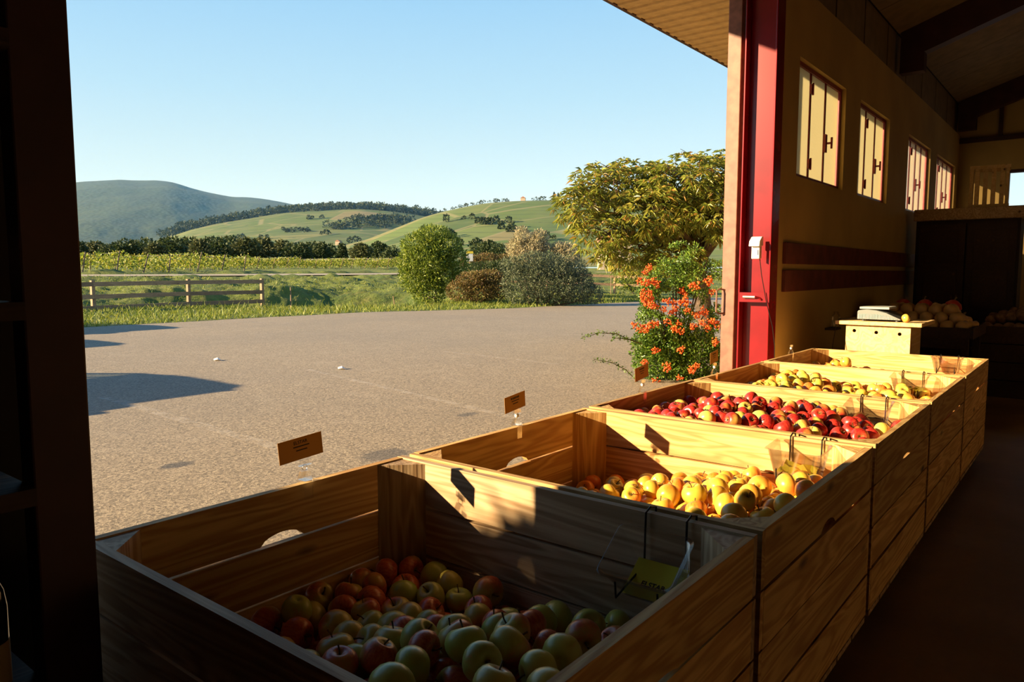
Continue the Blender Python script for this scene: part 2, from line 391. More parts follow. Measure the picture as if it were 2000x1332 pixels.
for k, (x0, x1, np_) in enumerate(WIN):
    r = empty('window_%d' % (k+1), (x0, WY, WZ0), kind='structure', label=WLAB[k])
    W_, H_ = x1-x0, WZ1-WZ0; f = MB(); t_ = .035
    f.box(0, W_, .04, .07, 0, t_).box(0, W_, .04, .07, H_-t_, H_).box(0, t_, .04, .07, t_, H_-t_).box(W_-t_, W_, .04, .07, t_, H_-t_)
    ob('window_frame', f, M['redframe'], r)
    pw = (W_-2*t_)/np_
    for i in range(1, np_):
        mu = ob('mullion', MB().box(-.018, .018, .050, .068, t_, H_-t_), M['redframe'], r, (t_+i*pw, 0, 0))
        if i == 1:
            for zz in (.15, .78): ob('hinge', MB().box(-.02, .025, .038, .050, -.04, .04).tube([(.005, .034, -.05), (.005, .034, .05)], .009, 8), M['redframe'], mu, (0, 0, zz))
        if i == 2:
            ob('window_latch', MB().box(-.025, .025, .030, .050, .30, .46).tube([(0, .03, .38), (0, -.015, .38)], .010, 6).tube([(0, -.015, .33), (0, -.015, .43)], .009, 6), M['redframe'], mu)
    for i in range(np_):
        ob('pane', MB().box(t_+i*pw+.018, t_+(i+1)*pw-.018, .058, .064, t_, H_-t_), M['frosted'] if k < 2 else M['glass'], r)
# bumper rails on the wall
for z0_, z1_, lb in ((1.384, 1.555, 'upper of two dark red boards running along the ochre wall'), (1.161, 1.335, 'lower of two dark red boards running along the ochre wall')):
    ob('wall_board', MB().box(0, 5.22, -.03, 0, 0, z1_-z0_), M['rail'], None, (5.965, WY, z0_), label=lb, cat='board', bevel=.004)

# ================================================================== THE SETTING: outdoors
EDGE = [(-30, 17.5), (7.386, 18.95), (12.07, 19.04), (16.2, 18.9), (18.56, 17.71), (21.1, 16.8), (28.6, 16.17), (60, 14), (120, 9)]
def edge_y(x): return np.interp(x, [p[0] for p in EDGE], [p[1] for p in EDGE])
a_ = MB(); exs = np.concatenate([np.linspace(-30, 7, 12), np.linspace(7.4, 30, 40), np.linspace(32, 120, 12)])
n = len(exs)
av = [(x, 2.30, 0) for x in exs]+[(x, float(edge_y(x))+.12*math.sin(x*1.7)*.4, 0) for x in exs]
ground = S('ground_asphalt', MB().add(av, [(i, i+1, n+i+1, n+i) for i in range(n-1)]), M['asphalt'], label='sunlit grey asphalt car park outside the door')
def pline(p, q, wd=.11):
    A = at(*p, 2, 0); B = at(*q, 2, 0); A.z = B.z = .004; d = (B-A).normalized(); s_ = Vector((-d.y, d.x, 0))*wd/2
    ob('parking_line', MB().add([A-s_, B-s_, B+s_, A+s_], [(0, 1, 2, 3)]), M['line'], ground)
pline((200, 775), (560, 880), .12); pline((600, 722), (1010, 818), .10); pline((868, 687), (1090, 712), .10)
pline((210, 633), (388, 644), .10); pline((425, 627), (570, 632), .10); pline((575, 618), (716, 621), .10); pline((730, 611), (830, 613), .10); pline((985, 606), (1085, 609), .10)

def vnoise(x, y, s, seed=0):
    """cheap smooth value noise on arrays"""
    x = np.asarray(x)/s; y = np.asarray(y)/s
    xi = np.floor(x).astype(int); yi = np.floor(y).astype(int); fx = x-xi; fy = y-yi
    fx = fx*fx*(3-2*fx); fy = fy*fy*(3-2*fy)
    def h(a, b):
        k = (a*374761393+b*668265263+seed*144665) & 0x7fffffff; k = ((k ^ (k >> 13))*1274126177) & 0x7fffffff
        return (k & 0xffff)/65535.0
    return (h(xi, yi)*(1-fx)+h(xi+1, yi)*fx)*(1-fy)+(h(xi, yi+1)*(1-fx)+h(xi+1, yi+1)*fx)*fy
def fbm(x, y, s, oct=4, seed=0):
    r = 0; a = 1; t = 0
    for i in range(oct):
        r = r+a*vnoise(x, y, s, seed+i*17); t += a; a *= .5; s *= .5
    return r/t
PROF_Y = [0, 4.5, 6.5, 9.5, 12.0, 16.5, 19, 26, 31, 41, 43, 100, 300]
PROF_Z = [0.0, .06, .05, -1.0, -1.35, .35, .62, .86, .98, 1.02, 1.2, 1.9, 3.5]
def terr_z(x, y):
    s = np.asarray(y)-np.minimum(edge_y(x), 19.0)
    z = np.interp(s, PROF_Y, PROF_Z)
    hill = np.clip((np.asarray(x)-23)/5, 0, 1)*np.clip((s-4)/3, 0, 1)*np.clip((34-s)/12, 0, 1)      # the ditch fills up towards the shrubs
    z = z*(1-hill)+hill*np.interp(s, [0, 5, 20, 30], [0, .12, .45, .9])
    z = z-1.1*np.exp(-((np.asarray(x)-19.8)/2.6)**2)*np.clip((s-3.5)/3, 0, 1)*np.clip((16-s)/6, 0, 1)
    z = z+np.clip(np.asarray(x)-30, 0, 400)*.0035*np.clip(s/20, 0, 1)
    amp = np.clip(s/3, 0, 1)*np.where((s > 30) & (s < 41.5), .12, 1)
    amp = amp*np.clip(.35+(s-6)/8, .35, 1.5)
    return z+amp*((fbm(x, y, 2.2, 4, 3)-.5)*.55+(fbm(x, y, .55, 3, 9)-.5)*.18)
gx = np.concatenate([np.linspace(-30, 6, 24), np.linspace(6.2, 46, 330), np.linspace(46.5, 140, 110)])
gs = np.concatenate([np.linspace(0, 26, 150), np.linspace(26.3, 43, 40), np.linspace(44, 300, 40)])
X, Sg = np.meshgrid(gx, gs, indexing='ij'); Y = edge_y(X)+Sg*(1+0) ; Z = terr_z(X, Y); Z[:, 0] = -.03
nx, ny = X.shape; idx = np.arange(nx*ny).reshape(nx, ny)
F = np.stack([idx[:-1, :-1], idx[1:, :-1], idx[1:, 1:], idx[:-1, 1:]], -1).reshape(-1, 4)
S('ground_grass', np_mesh('ground_grass', np.stack([X, Y, Z], -1).reshape(-1, 3), F, True), M['grass'], label='rough grass strip, ditch and bank beyond the car park')
# country road on the bank
rx = np.linspace(-20, 135, 90); rv = []
for x in rx:
    for s_ in (32.5, 39.5):
        y = float(min(edge_y(x), 19))+s_; rv.append((x, y, float(np.interp(s_, PROF_Y, PROF_Z))+max(0, x-30)*.0035+(.07 if s_ < 35 else .13)))
S('road', MB().add(rv, [(2*i, 2*i+2, 2*i+3, 2*i+1) for i in range(len(rx)-1)]), M['road'], label='pale country road on the bank behind the fence')
# grass blades
N = 42000
bx_ = rng.uniform(5, 60, N)**1.0; sN = np.where(rng.random(N) < .6, rng.uniform(.05, 7, N), rng.uniform(6, 27, N))
bx_ = np.where(rng.random(N) < .75, rng.uniform(5, 34, N), bx_); by_ = edge_y(bx_)+sN; bz_ = terr_z(bx_, by_)-.02
h_ = rng.uniform(.05, .16, N)*(1+1.2*(rng.random(N) < .06)); th = rng.uniform(0, 6.28, N); wd = rng.uniform(.012, .03, N)
lx = rng.normal(0, .5, N)*h_; ly = rng.normal(0, .5, N)*h_
V = np.stack([np.stack([bx_-wd*np.cos(th), by_-wd*np.sin(th), bz_], -1), np.stack([bx_+wd*np.cos(th), by_+wd*np.sin(th), bz_], -1), np.stack([bx_+lx, by_+ly, bz_+h_], -1)], 1).reshape(-1, 3)
ob('grass', np_mesh('grass', V, np.arange(3*N).reshape(-1, 3)), M['blade'], kind='stuff', label='short rough grass growing between car park and road', cat='grass')

# ---------------- hills (each a ridge with its own distance)
def ridge_mesh(name, sky, r0, r1, z_base, prof, px0, px1, nu, nr, rough, seed, extra=None):
    us = np.linspace(px0, px1, nu); rs = np.linspace(0, 1.25, nr)
    V = np.zeros((nu, nr, 3))
    sxs = [p[0] for p in sky]; sys_ = [p[1] for p in sky]
    pys = np.interp(us, sxs, sys_); wn_ = max(3, nu//22) | 1; ker = np.hanning(wn_+2)[1:-1]; ker /= ker.sum(); pys = np.convolve(np.pad(pys, wn_//2, mode='edge'), ker, 'valid')
    for i, u in enumerate(us):
        d = FWD+RGT*((u-1000)/FPX); a = math.atan2(d.y, d.x); k = math.hypot(d.x, d.y)
        py = pys[i]; dd = FWD+RGT*((u-1000)/FPX)+UPV*((666-py)/FPX); el = dd.z/math.hypot(dd.x, dd.y)
        ztop = CH+el*r1
        R = r0+(r1-r0)*rs
        hh = np.where(rs <= 1, np.interp(rs, prof[0], prof[1]), 1-(rs-1)*1.6)
        z = z_base+(ztop-z_base)*hh
        V[i, :, 0] = R*math.cos(a); V[i, :, 1] = R*math.sin(a); V[i, :, 2] = z
    amp = np.clip(rs*4, 0, 1)*np.clip(1.15-rs, .25, 1)
    V[:, :, 2] += rough*(fbm(V[:, :, 0], V[:, :, 1], (r1-r0)*.35, 6, seed)-.5)*amp
    idx = np.arange(nu*nr).reshape(nu, nr); F = np.stack([idx[1:, :-1], idx[:-1, :-1], idx[:-1, 1:], idx[1:, 1:]], -1).reshape(-1, 4)
    return np_mesh(name, V.reshape(-1, 3), F, True), V
def forestmat(name, a, b, sc, bd=.3):
    t = NT(name); v = t.coord('Object'); vo = t.voro(v, sc); n = t.noise(v, sc*.06, 5); n2 = t.noise(v, sc*.4, 4)
    c = t.mix(t.rng(n, .35, .65), (*a, 1), (*b, 1)); c = t.mix(t.math('MULTIPLY', t.rng(vo, .3, .7), .45), c, tuple(x*.35 for x in a)+(1,))
    t.col(c); t.rough(.9); t.bump(t.math('SUBTRACT', n2, vo), .22, bd); return t.m
def vinemat():
    t = NT('vineyard_slope'); v = t.coord('Object')
    vo = t.new('TexVoronoi'); t.link(t.coord('Object', (.006, .011, .0)), vo.inputs['Vector']); vo.inputs['Scale'].default_value = 1.6
    sp = t.new('SeparateColor'); t.link(vo.outputs['Color'], sp.inputs[0])
    ed = t.new('TexVoronoi', feature='DISTANCE_TO_EDGE'); t.link(t.coord('Object', (.006, .011, .0)), ed.inputs['Vector']); ed.inputs['Scale'].default_value = 1.6
    c = t.ramp(sp.outputs[0], [(0, (.045, .09, .015)), (.3, (.11, .165, .028)), (.6, (.065, .12, .02)), (.85, (.15, .19, .04)), (1, (.22, .18, .07))])
    wv = t.new('TexWave', wave_type='BANDS'); wv.inputs['Scale'].default_value = 1.0; wv.inputs['Distortion'].default_value = 1.5
    rt = t.new('VectorRotate', rotation_type='Z_AXIS'); t.link(t.coord('Object', (.22, .22, .22)), rt.inputs[0]); t.link(t.math('MULTIPLY', sp.outputs[1], 3.1), rt.inputs['Angle']); t.link(rt.outputs[0], wv.inputs['Vector'])
    c = t.mix(t.math('MULTIPLY', wv.outputs['Fac'], .35), c, (.03, .055, .01, 1))
    sz = t.new('SeparateXYZ'); t.link(v, sz.inputs[0]); zz = t.math('ADD', sz.outputs[2], t.math('MULTIPLY', t.noise(v, .012, 3), 9))
    ter = t.math('FRACT', t.math('MULTIPLY', zz, .17)); c = t.mix(t.math('MULTIPLY', t.rng(ter, .22, .05), .55), c, (.028, .05, .010, 1))
    c = t.mix(t.math('MULTIPLY', t.rng(ed.outputs[0], .03, .012), .55), c, (.24, .21, .10, 1))
    n = t.noise(v, .015, 5); c = t.mix(t.math('MULTIPLY', t.rng(n, .5, .7), .5), c, (.16, .17, .05, 1))
    n = t.noise(v, .05, 5); c = t.mix(t.rng(n, .68, .74), c, (.03, .055, .012, 1))
    t.col(c); t.rough(.95); return t.m
M['forest'] = forestmat('mountain_forest', (.024, .050, .016), (.042, .072, .022), .075, 5.0)
M['vineyard'] = vinemat()
SKY_M = [(60, 372), (110, 366), (150, 361), (180, 357), (215, 354), (250, 352.5), (285, 355), (320, 354.5), (350, 358), (380, 367), (420, 378), (460, 386), (500, 387), (540, 392), (580, 400), (610, 407), (660, 416), (720, 425), (800, 440), (900, 440)]
SKY_V = [(250, 482), (330, 466), (380, 448), (430, 436), (500, 424), (560, 414), (610, 410), (660, 407), (710, 405), (760, 409), (800, 414), (840, 421), (900, 424), (960, 430), (1020, 440), (1100, 455)]
SKY_R = [(560, 500), (640, 488), (720, 468), (780, 444), (830, 424), (870, 413), (910, 404), (950, 397), (1000, 393), (1060, 391), (1100, 392), (1160, 388), (1240, 384), (1330, 388), (1420, 396), (1560, 400), (1700, 420)]
mm, _ = ridge_mesh('mountain', SKY_M, 1800, 3600, 10, ([0, .15, .5, .8, 1], [0, .05, .42, .82, 1]), 20, 900, 300, 130, 150, 5)
S('mountain', mm, M['forest'], label='wooded blue mountain ridge on the horizon')
mv, VV = ridge_mesh('hill_vineyards', SKY_V, 650, 1500, 6, ([0, .3, .6, .85, 1], [0, .17, .5, .88, 1]), 230, 1120, 240, 90, 8, 11)
S('hill_vineyards', mv, M['vineyard'], label='low hill striped with vineyards below the mountain')
mr, VR = ridge_mesh('hill_terraces', SKY_R, 420, 950, 4, ([0, .25, .55, .85, 1], [0, .12, .45, .9, 1]), 540, 1720, 300, 100, 5, 23)
S('hill_terraces', mr, M['vineyard'], label='green terraced vineyard hill behind the chestnut-like tree')
# flat plain reaching the hills
pv = []; pf = []
for i, u in enumerate(np.linspace(-300, 1700, 41)):
    d = FWD+RGT*((u-1000)/FPX); a = math.atan2(d.y, d.x)
    for r_, z_ in ((120, 1.0), (300, 2.2), (900, 5.0), (2500, 9.0)): pv.append((r_*math.cos(a), r_*math.sin(a), z_))
for i in range(40):
    for j in range(3): pf.append((4*i+4+j, 4*i+j, 4*i+j+1, 4*i+5+j))
S('ground_plain', MB().add(pv, pf), M['vineyard'], label='flat vineyard plain below the hills')

# ================================================================== vegetation
def unit(v): return v/np.maximum(np.linalg.norm(v, axis=-1, keepdims=True), 1e-9)
def leaves(P, D, L, Wd, droop=0.0, fold=.25):
    """P base points, D growth directions, L lengths, Wd widths -> mesh arrays of folded leaves"""
    n = len(P); D = unit(D); up = unit(rng.normal(0, 1, (n, 3))+np.array([0, 0, .8])); side = unit(np.cross(D, up)); nrm = np.cross(side, D)
    L = L[:, None]; Wd = Wd[:, None]
    mid = P+D*L*.45; tip = P+D*L-np.array([0, 0, 1.0])*L*droop
    a = mid+side*Wd*.5+nrm*Wd*fold; b = mid-side*Wd*.5+nrm*Wd*fold
    V = np.stack([P, a, tip, b], 1).reshape(-1, 3); k = np.arange(n)*4
    F = np.concatenate([np.stack([k, k+1, k+2], -1), np.stack([k, k+2, k+3], -1)])
    return V, F
def in_blobs(blobs, n, shell=.55):
    """random points near the surface of a union of ellipsoids (cx,cy,cz,rx,ry,rz)"""
    B = np.array(blobs, float); vol = (B[:, 3]*B[:, 4]*B[:, 5])**.8; c = rng.choice(len(B), n, p=vol/vol.sum())
    d = unit(rng.normal(0, 1, (n, 3))); r = shell+(1.02-shell)*rng.random(n)**.6
    P = B[c, :3]+d*B[c, 3:]*r[:, None]
    return P, d
def bush(name, label, cat, base, blobs, n, L, Wd, mat, group=None, stems=5, stemh=1.0, up=.35, stemmat=None):
    r = empty(name, base, label=label, cat=cat, group=group)
    n = int(n*2.6); P, d = in_blobs(blobs, n); V, F = leaves(P, d*.6+rng.normal(0, .6, P.shape)+np.array([0, 0, up]), rng.uniform(.6, 1.3, n)*L, rng.uniform(.7, 1.2, n)*Wd)
    keep = V[:, 2].reshape(-1, 4).min(1) > .02; 
    V4 = V.reshape(-1, 4, 3)[keep]; k = np.arange(len(V4))*4; F = np.concatenate([np.stack([k, k+1, k+2], -1), np.stack([k, k+2, k+3], -1)])
    ob('foliage', np_mesh('foliage', V4.reshape(-1, 3), F), mat, r, kind='stuff')
    B = np.array(blobs)
    for i in range(stems):
        b = B[i % len(B)]; q = Vector((b[0], b[1], max(.4, b[2]*stemh)))
        p0 = Vector((q.x*.25+random.uniform(-.1, .1), q.y*.25+random.uniform(-.1, .1), -.05)); m_ = (p0+q)/2+Vector((random.uniform(-.1, .1),)*3)
        ob('stem', MB().tube([p0, m_, q], [.035, .025, .012], 6), stemmat or M['bark'], r)
    return r
M['bark'] = plain('bark', (.085, .055, .035), .9, vary=.4, scale=18, bump=.6)
L_tree = leafmat('chestnut_leaves', [(.11, .15, .02), (.24, .30, .035), (.38, .40, .06), (.45, .38, .07), (.20, .26, .035), (.48, .22, .055)], .34, .4)
L_pyr = leafmat('firethorn_leaves', [(.045, .10, .014), (.10, .20, .026), (.21, .31, .04), (.075, .15, .02)], .3, .28)
L_lite = leafmat('light_bush_leaves', [(.08, .13, .018), (.19, .26, .03), (.32, .36, .05), (.12, .18, .025)], .45, .4)
L_red = leafmat('reddish_leaves', [(.10, .08, .02), (.20, .13, .04), (.15, .14, .03), (.24, .11, .05)], .6, .3)
L_grey = leafmat('grey_green_leaves', [(.07, .09, .045), (.13, .155, .085), (.10, .13, .06), (.17, .18, .10)], .6, .25)
L_pale = leafmat('pale_plume_leaves', [(.36, .30, .17), (.56, .48, .30), (.27, .26, .13), (.50, .43, .25)], .7, .35)
L_dark = leafmat('dark_shrub_leaves', [(.025, .045, .01), (.05, .085, .018), (.035, .06, .012), (.08, .10, .025)], .5, .25)
L_vine = leafmat('vine_leaves', [(.12, .17, .02), (.26, .32, .03), (.38, .38, .04), (.20, .25, .03), (.42, .30, .05)], .5, .45)

# ---- the big tree by the door
def tree():
    base = Vector((12.6, 5.55, 0)); r = empty('chestnut_tree', base, label='tree with long drooping green and rust leaves beside the jamb', cat='tree')
    fork = Vector((-.05, .15, 1.6))
    ob('trunk', MB().tube([(0, 0, -.1), (.03, .05, .5), (-.02, .1, 1.1), fork], [.19, .15, .14, .12], 12, False), M['bark'], r, smooth=True)
    tips = []
    RT = Vector((RGT.x, RGT.y, 0))                # across the picture, so the crown spreads along the car park
    FW = Vector((FWD.x, FWD.y, 0)).normalized()
    blobs = []
    for (s, f, z, rs, rz) in ((-2.75, -.2, 2.75, .55, .42), (-2.2, .2, 3.25, .75, .42), (-2.35, -.3, 2.15, .55, .4), (-1.5, .5, 3.35, .8, .5), (-1.3, -.4, 2.6, .8, .5), (-1.65, .1, 1.75, .75, .4), (-.6, -.3, 3.3, .85, .5), (-.5, .5, 2.4, .8, .5), (-.75, -.2, 1.6, .6, .35),
                             (.3, .4, 3.45, .9, .55), (.2, -.5, 2.6, .9, .55), (1.2, 0, 3.4, .9, .6), (1.3, .4, 2.5, .9, .6), (2.1, -.1, 2.9, .9, .6), (.9, -.2, 1.9, .5, .35)):
        s *= .83; z = 1.55+(z-1.6)*.80; c = RT*s+FW*f; blobs.append((c.x, c.y, z, rs*.9, rs*.9, rz*.9))
    for i, b in enumerate(blobs):
        q = Vector(b[:3]); m1 = fork.lerp(q, .45)+Vector((0, 0, .18)); m1 += Vector((random.uniform(-.15, .15), random.uniform(-.15, .15), 0))
        br = ob('branch', MB().tube([fork-Vector((0, 0, .15)), fork.lerp(m1, .5)+Vector((0, 0, .06)), m1, q], [.075, .06, .045, .018], 7, False), M['bark'], r, smooth=True)
        tw = MB()
        for k in range(5):
            d_ = Vector(rng.normal(0, 1, 3)); d_.z = abs(d_.z)*.6; e_ = q+Vector((d_.x*b[3]*.5, d_.y*b[4]*.5, d_.z*b[5]*.7)); tw.tube([m1.lerp(q, .4+.12*k), (m1.lerp(q, .4+.12*k)+e_)/2+Vector((0, 0, .08)), e_], [.016, .011, .005], 5)
        ob('twig', tw, M['bark'], br, kind='stuff')
    nc = 2700; C_, d_ = in_blobs(blobs, nc, .45); P = []; D = []
    for c, dd in zip(C_, d_):
        m = rng.integers(9, 15); ph = rng.uniform(0, 6.28); az = ph+np.arange(m)*2.4
        out = np.stack([np.cos(az), np.sin(az), rng.uniform(-.75, .35, m)], -1)+dd*.5; P.append(np.repeat(c[None], m, 0)+out*.02); D.append(out)
    P = np.concatenate(P); D = np.concatenate(D); n = len(P)
    V, F = leaves(P, D, rng.uniform(.08, .165, n), rng.uniform(.020, .036, n), .32, .18)
    ob('foliage', np_mesh('foliage', V, F), L_tree, r, kind='stuff')
    for k, (s, z) in enumerate(((-.2, 3.4), (-1.7, 3.2))):
        c = RT*s; ob('bare_twig', MB().tube([(c.x, c.y, z-.35), (c.x+.05, c.y, z-.1), (c.x-.22, c.y+.25, z+.08)], [.014, .010, .004], 5), M['bark'], r)
tree()

# ---- firethorn with berry clusters
def firethorn():
    base = Vector((8.38, 4.08, 0)); r = empty('firethorn_shrub', base, label='firethorn shrub full of orange berries beside the door jamb', cat='shrub')
    RT = Vector((RGT.x, RGT.y, 0)); bl = []
    for (s, z, rs, rz) in ((-.35, .35, .22, .35), (-.10, .25, .35, .3), (.25, .3, .35, .35), (-.28, .17, .27, .2), (.12, .15, .34, .2), (.42, .22, .24, .26), (-.15, .4, .3, .25), (-.2, .65, .35, .22), (-.38, .85, .22, .15), (.1, .8, .25, .12), (-.3, 1.08, .24, .16), (-.05, 1.12, .3, .14), (.25, 1.2, .4, .22), (-.02, 1.42, .26, .16), (.42, .95, .16, .25), (.36, 1.46, .3, .14), (.08, 1.58, .26, .12), (.45, .6, .16, .3), (.0, .45, .3, .3), (-.3, 1.3, .14, .12)):
        c = RT*s; bl.append((c.x, c.y, z, rs*.9, rs*.9, rz))
    n = 30000; P, d = in_blobs(bl, n, .15); gq = fbm(P[:, 0]*.71-P[:, 1]*.71+7, P[:, 2], .17, 2, 5); P = P[gq > .46+.10*np.clip(P[:, 2]-1.1, 0, .5)]; d = rng.normal(0, .5, P.shape); n = len(P); V, F = leaves(P, d*.5+rng.normal(0, .7, P.shape)+np.array([0, 0, .3]), rng.uniform(.026, .055, n), rng.uniform(.014, .026, n))
    P2, d2 = in_blobs(bl[:7], 9000, .5); V2, F2 = leaves(P2, d2+rng.normal(0, .6, P2.shape), rng.uniform(.026, .055, 9000), rng.uniform(.014, .026, 9000)); F = np.concatenate([F, F2+len(V)]); V = np.concatenate([V, V2])
    ob('foliage', np_mesh('foliage', V, F), L_pyr, r, kind='stuff')
    for i, b in enumerate(bl):
        q = Vector(b[:3]); ob('stem', MB().tube([(q.x*.2, q.y*.2, -.03), q*.5+Vector((random.uniform(-.05, .05), 0, .05)), q], [.016, .011, .006], 6), M['bark'], r)
    # berries: each bunch is one part
    ico = bmesh.new(); bmesh.ops.create_icosphere(ico, subdivisions=1, radius=1); iv = np.array([v.co[:] for v in ico.verts]); fi = np.array([[v.index for v in f.verts] for f in ico.faces]); ico.free()
    metas = []
    t = NT('orange_berries'); g = t.new('NewGeometry'); t.col(t.ramp(g.outputs['Random Per Island'], [(0, (.48, .035, .006)), (.5, (.60, .080, .010)), (1, (.72, .17, .02))])); t.rough(.3)
    bunches = []
    for k in range(4):
        m = 26; pp = unit(rng.normal(0, 1, (m, 3)))*np.array([.05, .05, .038])*rng.uniform(.35, 1, (m, 1)); V = (pp[:, None, :]+iv[None]*rng.uniform(.008, .0115, (m, 1, 1))).reshape(-1, 3)
        F = (fi[None]+(np.arange(m)*len(iv))[:, None, None]).reshape(-1, 3); me = np_mesh('berry_bunch', V, F, True); me.materials.append(t.m); bunches.append(me)
    spots = [(1268, 522), (1260, 532), (1248, 549), (1262, 552), (1275, 548), (1283, 556), (1255, 570), (1268, 572), (1258, 582), (1270, 585), (1262, 592), (1280, 598), (1272, 596), (1334, 570), (1338, 582), (1330, 590), (1315, 590), (1302, 588), (1318, 602), (1312, 610), (1296, 604), (1340, 592), (1360, 557), (1352, 558), (1384, 549), (1392, 570), (1373, 605), (1362, 615), (1378, 612), (1390, 628), (1400, 634), (1382, 640), (1372, 630), (1238, 634), (1250, 640), (1262, 645), (1270, 635), (1283, 632), (1304, 630), (1318, 642), (1330, 646), (1326, 632), (1355, 638), (1343, 606), (1396, 668), (1280, 685), (1330, 682), (1303, 718), (1360, 714), (1328, 738), (1282, 744), (1259, 707), (1352, 722)]
    cd = (base.x*FWD.x+base.y*FWD.y)
    for k, (px, py) in enumerate(spots):
        dr = FWD+RGT*((px-1000)/FPX)+UPV*((666-py)/FPX); dep = cd-random.uniform(.15, .38)
        p = Vector((0, 0, CH))+dr*dep
        s_ = random.uniform(.95, 1.4); o = ob('berry_bunch', bunches[k % 4], None, r, p-base, (random.uniform(0, 6), random.uniform(0, 6), random.uniform(0, 6))); o.scale = (s_,)*3
    # arching side shoots
    for pts in (((1240, 668), (1205, 652), (1170, 650), (1138, 660)), ((1255, 672), (1225, 662), (1195, 660)), ((1245, 745), (1222, 722), (1195, 708), (1160, 702))):
        q = []
        for i, (px, py) in enumerate(pts):
            dr = FWD+RGT*((px-1000)/FPX)+UPV*((666-py)/FPX); q.append(Vector((0, 0, CH))+dr*(cd-.15-.12*i)-base)
        sh = ob('shoot', MB().tube(q, [.006, .005, .004, .002][:len(q)], 5), M['bark'], r); n = 130; tt = rng.random(n)*(len(q)-1); i0 = np.minimum(tt.astype(int), len(q)-2); Q = np.array([v[:] for v in q]); P = Q[i0]+(Q[i0+1]-Q[i0])*(tt-i0)[:, None]+rng.normal(0, .012, (n, 3))
        V, F = leaves(P, rng.normal(0, 1, (n, 3))+np.array([0, 0, .3]), rng.uniform(.02, .045, n), rng.uniform(.010, .018, n)); ob('foliage', np_mesh('foliage', V, F), L_pyr, sh, kind='stuff')
firethorn()

# ---- shrubs at the far edge of the car park
def gpt(px, py, z=0.1):
    p = at(px, py, 2, z); return Vector((p.x, p.y, float(terr_z(p.x, p.y))))
RT = np.array([RGT.x, RGT.y, 0.0])
def blobs_of(rows):
    out = []
    for (s, z, rs, rz) in rows: out.append((RT[0]*s, RT[1]*s, z, rs, rs, rz))
    return out
bush('green_bush', 'tall light green bush standing alone at the car park edge', 'bush', gpt(838, 588), blobs_of([(0, .8, .7, .8), (-.5, 1.3, .75, .7), (.5, 1.5, .85, .8), (0, 2.0, 1.05, .8), (-.3, 2.6, .85, .6), (.6, 2.6, .8, .6), (.2, 3.0, .75, .45), (1.1, 1.9, .6, .7), (-.8, 1.9, .5, .7)]), 5200, .15, .06, L_lite, stems=7, up=.6)
bush('red_shrub', 'low reddish brown shrub next to the tall light green bush', 'shrub', gpt(925, 590), blobs_of([(-.5, .45, .6, .45), (.3, .5, .7, .5), (.9, .6, .6, .55), (0, .9, .7, .35), (.6, 1.0, .6, .3)]), 2600, .11, .05, L_red, stems=4)
bush('dark_shrub', 'dark rounded hedge shrub behind the reddish shrub', 'shrub', gpt(945, 580), blobs_of([(-.6, .9, .8, .75), (.5, 1.0, .9, .75), (1.4, .9, .8, .7), (0, 1.3, .9, .4), (1.0, 1.45, .8, .35)]), 2600, .10, .05, L_dark, stems=4)
bush('rust_shrub', 'rust tipped shrub top rising over the dark hedge shrub', 'shrub', gpt(962, 576), blobs_of([(-1.2, 1.7, .6, .4), (-.3, 1.75, .7, .45), (.6, 1.7, .7, .45)]), 1700, .11, .05, L_red, stems=3)
bush('grey_shrub', 'broad grey green shrub hanging over the asphalt edge', 'shrub', gpt(1050, 592), blobs_of([(-.7, .8, .7, .8), (0, .9, .8, .85), (.8, .8, .9, .75), (1.5, .65, .75, .6), (2.1, .4, .5, .4), (-.2, 1.6, .7, .5), (.6, 1.5, .7, .5), (-1.0, 1.5, .5, .4), (1.3, 1.3, .6, .4)]), 5200, .12, .04, L_grey, stems=6)
bush('pale_shrub', 'tall shrub with cream plume tips behind the grey green shrub', 'shrub', gpt(1040, 583), blobs_of([(-.7, 2.3, .5, .5), (-.5, 2.8, .35, .5), (.1, 2.4, .55, .45), (.3, 2.75, .4, .4), (-.2, 2.0, .8, .5), (.7, 2.0, .5, .5), (1.6, 2.0, .6, .5), (1.3, 2.3, .45, .3)]), 3600, .14, .05, L_pale, stems=6)
bush('olive_shrub', 'small grey olive shrub at the far end of the hedge', 'shrub', gpt(1098, 580), blobs_of([(0, 1.2, .7, .6), (.6, 1.5, .6, .5), (-.4, 1.6, .5, .4), (.9, .9, .6, .5)]), 1900, .11, .04, L_grey, stems=4)
bush('orchard_bush', 'round dark bush half hidden behind the orange berries', 'bush', gpt(1245, 574), blobs_of([(0, .9, .9, .8), (.8, 1.1, .9, .8), (-.7, .8, .7, .6), (.3, 1.6, .8, .4)]), 2200, .13, .06, L_lite, stems=4)

bush('wall_shrub', 'leafy shrub beside the doorway out of view', 'shrub', Vector((-3.75, 5.1, 0)), [(0, 0, .9, .7, .7, .9), (.15, .2, 1.7, .42, .42, .6), (.0, .0, 2.3, .24, .24, .34), (.12, .1, 2.2, .22, .22, .3)], 2600, .11, .05, L_lite, stems=4)
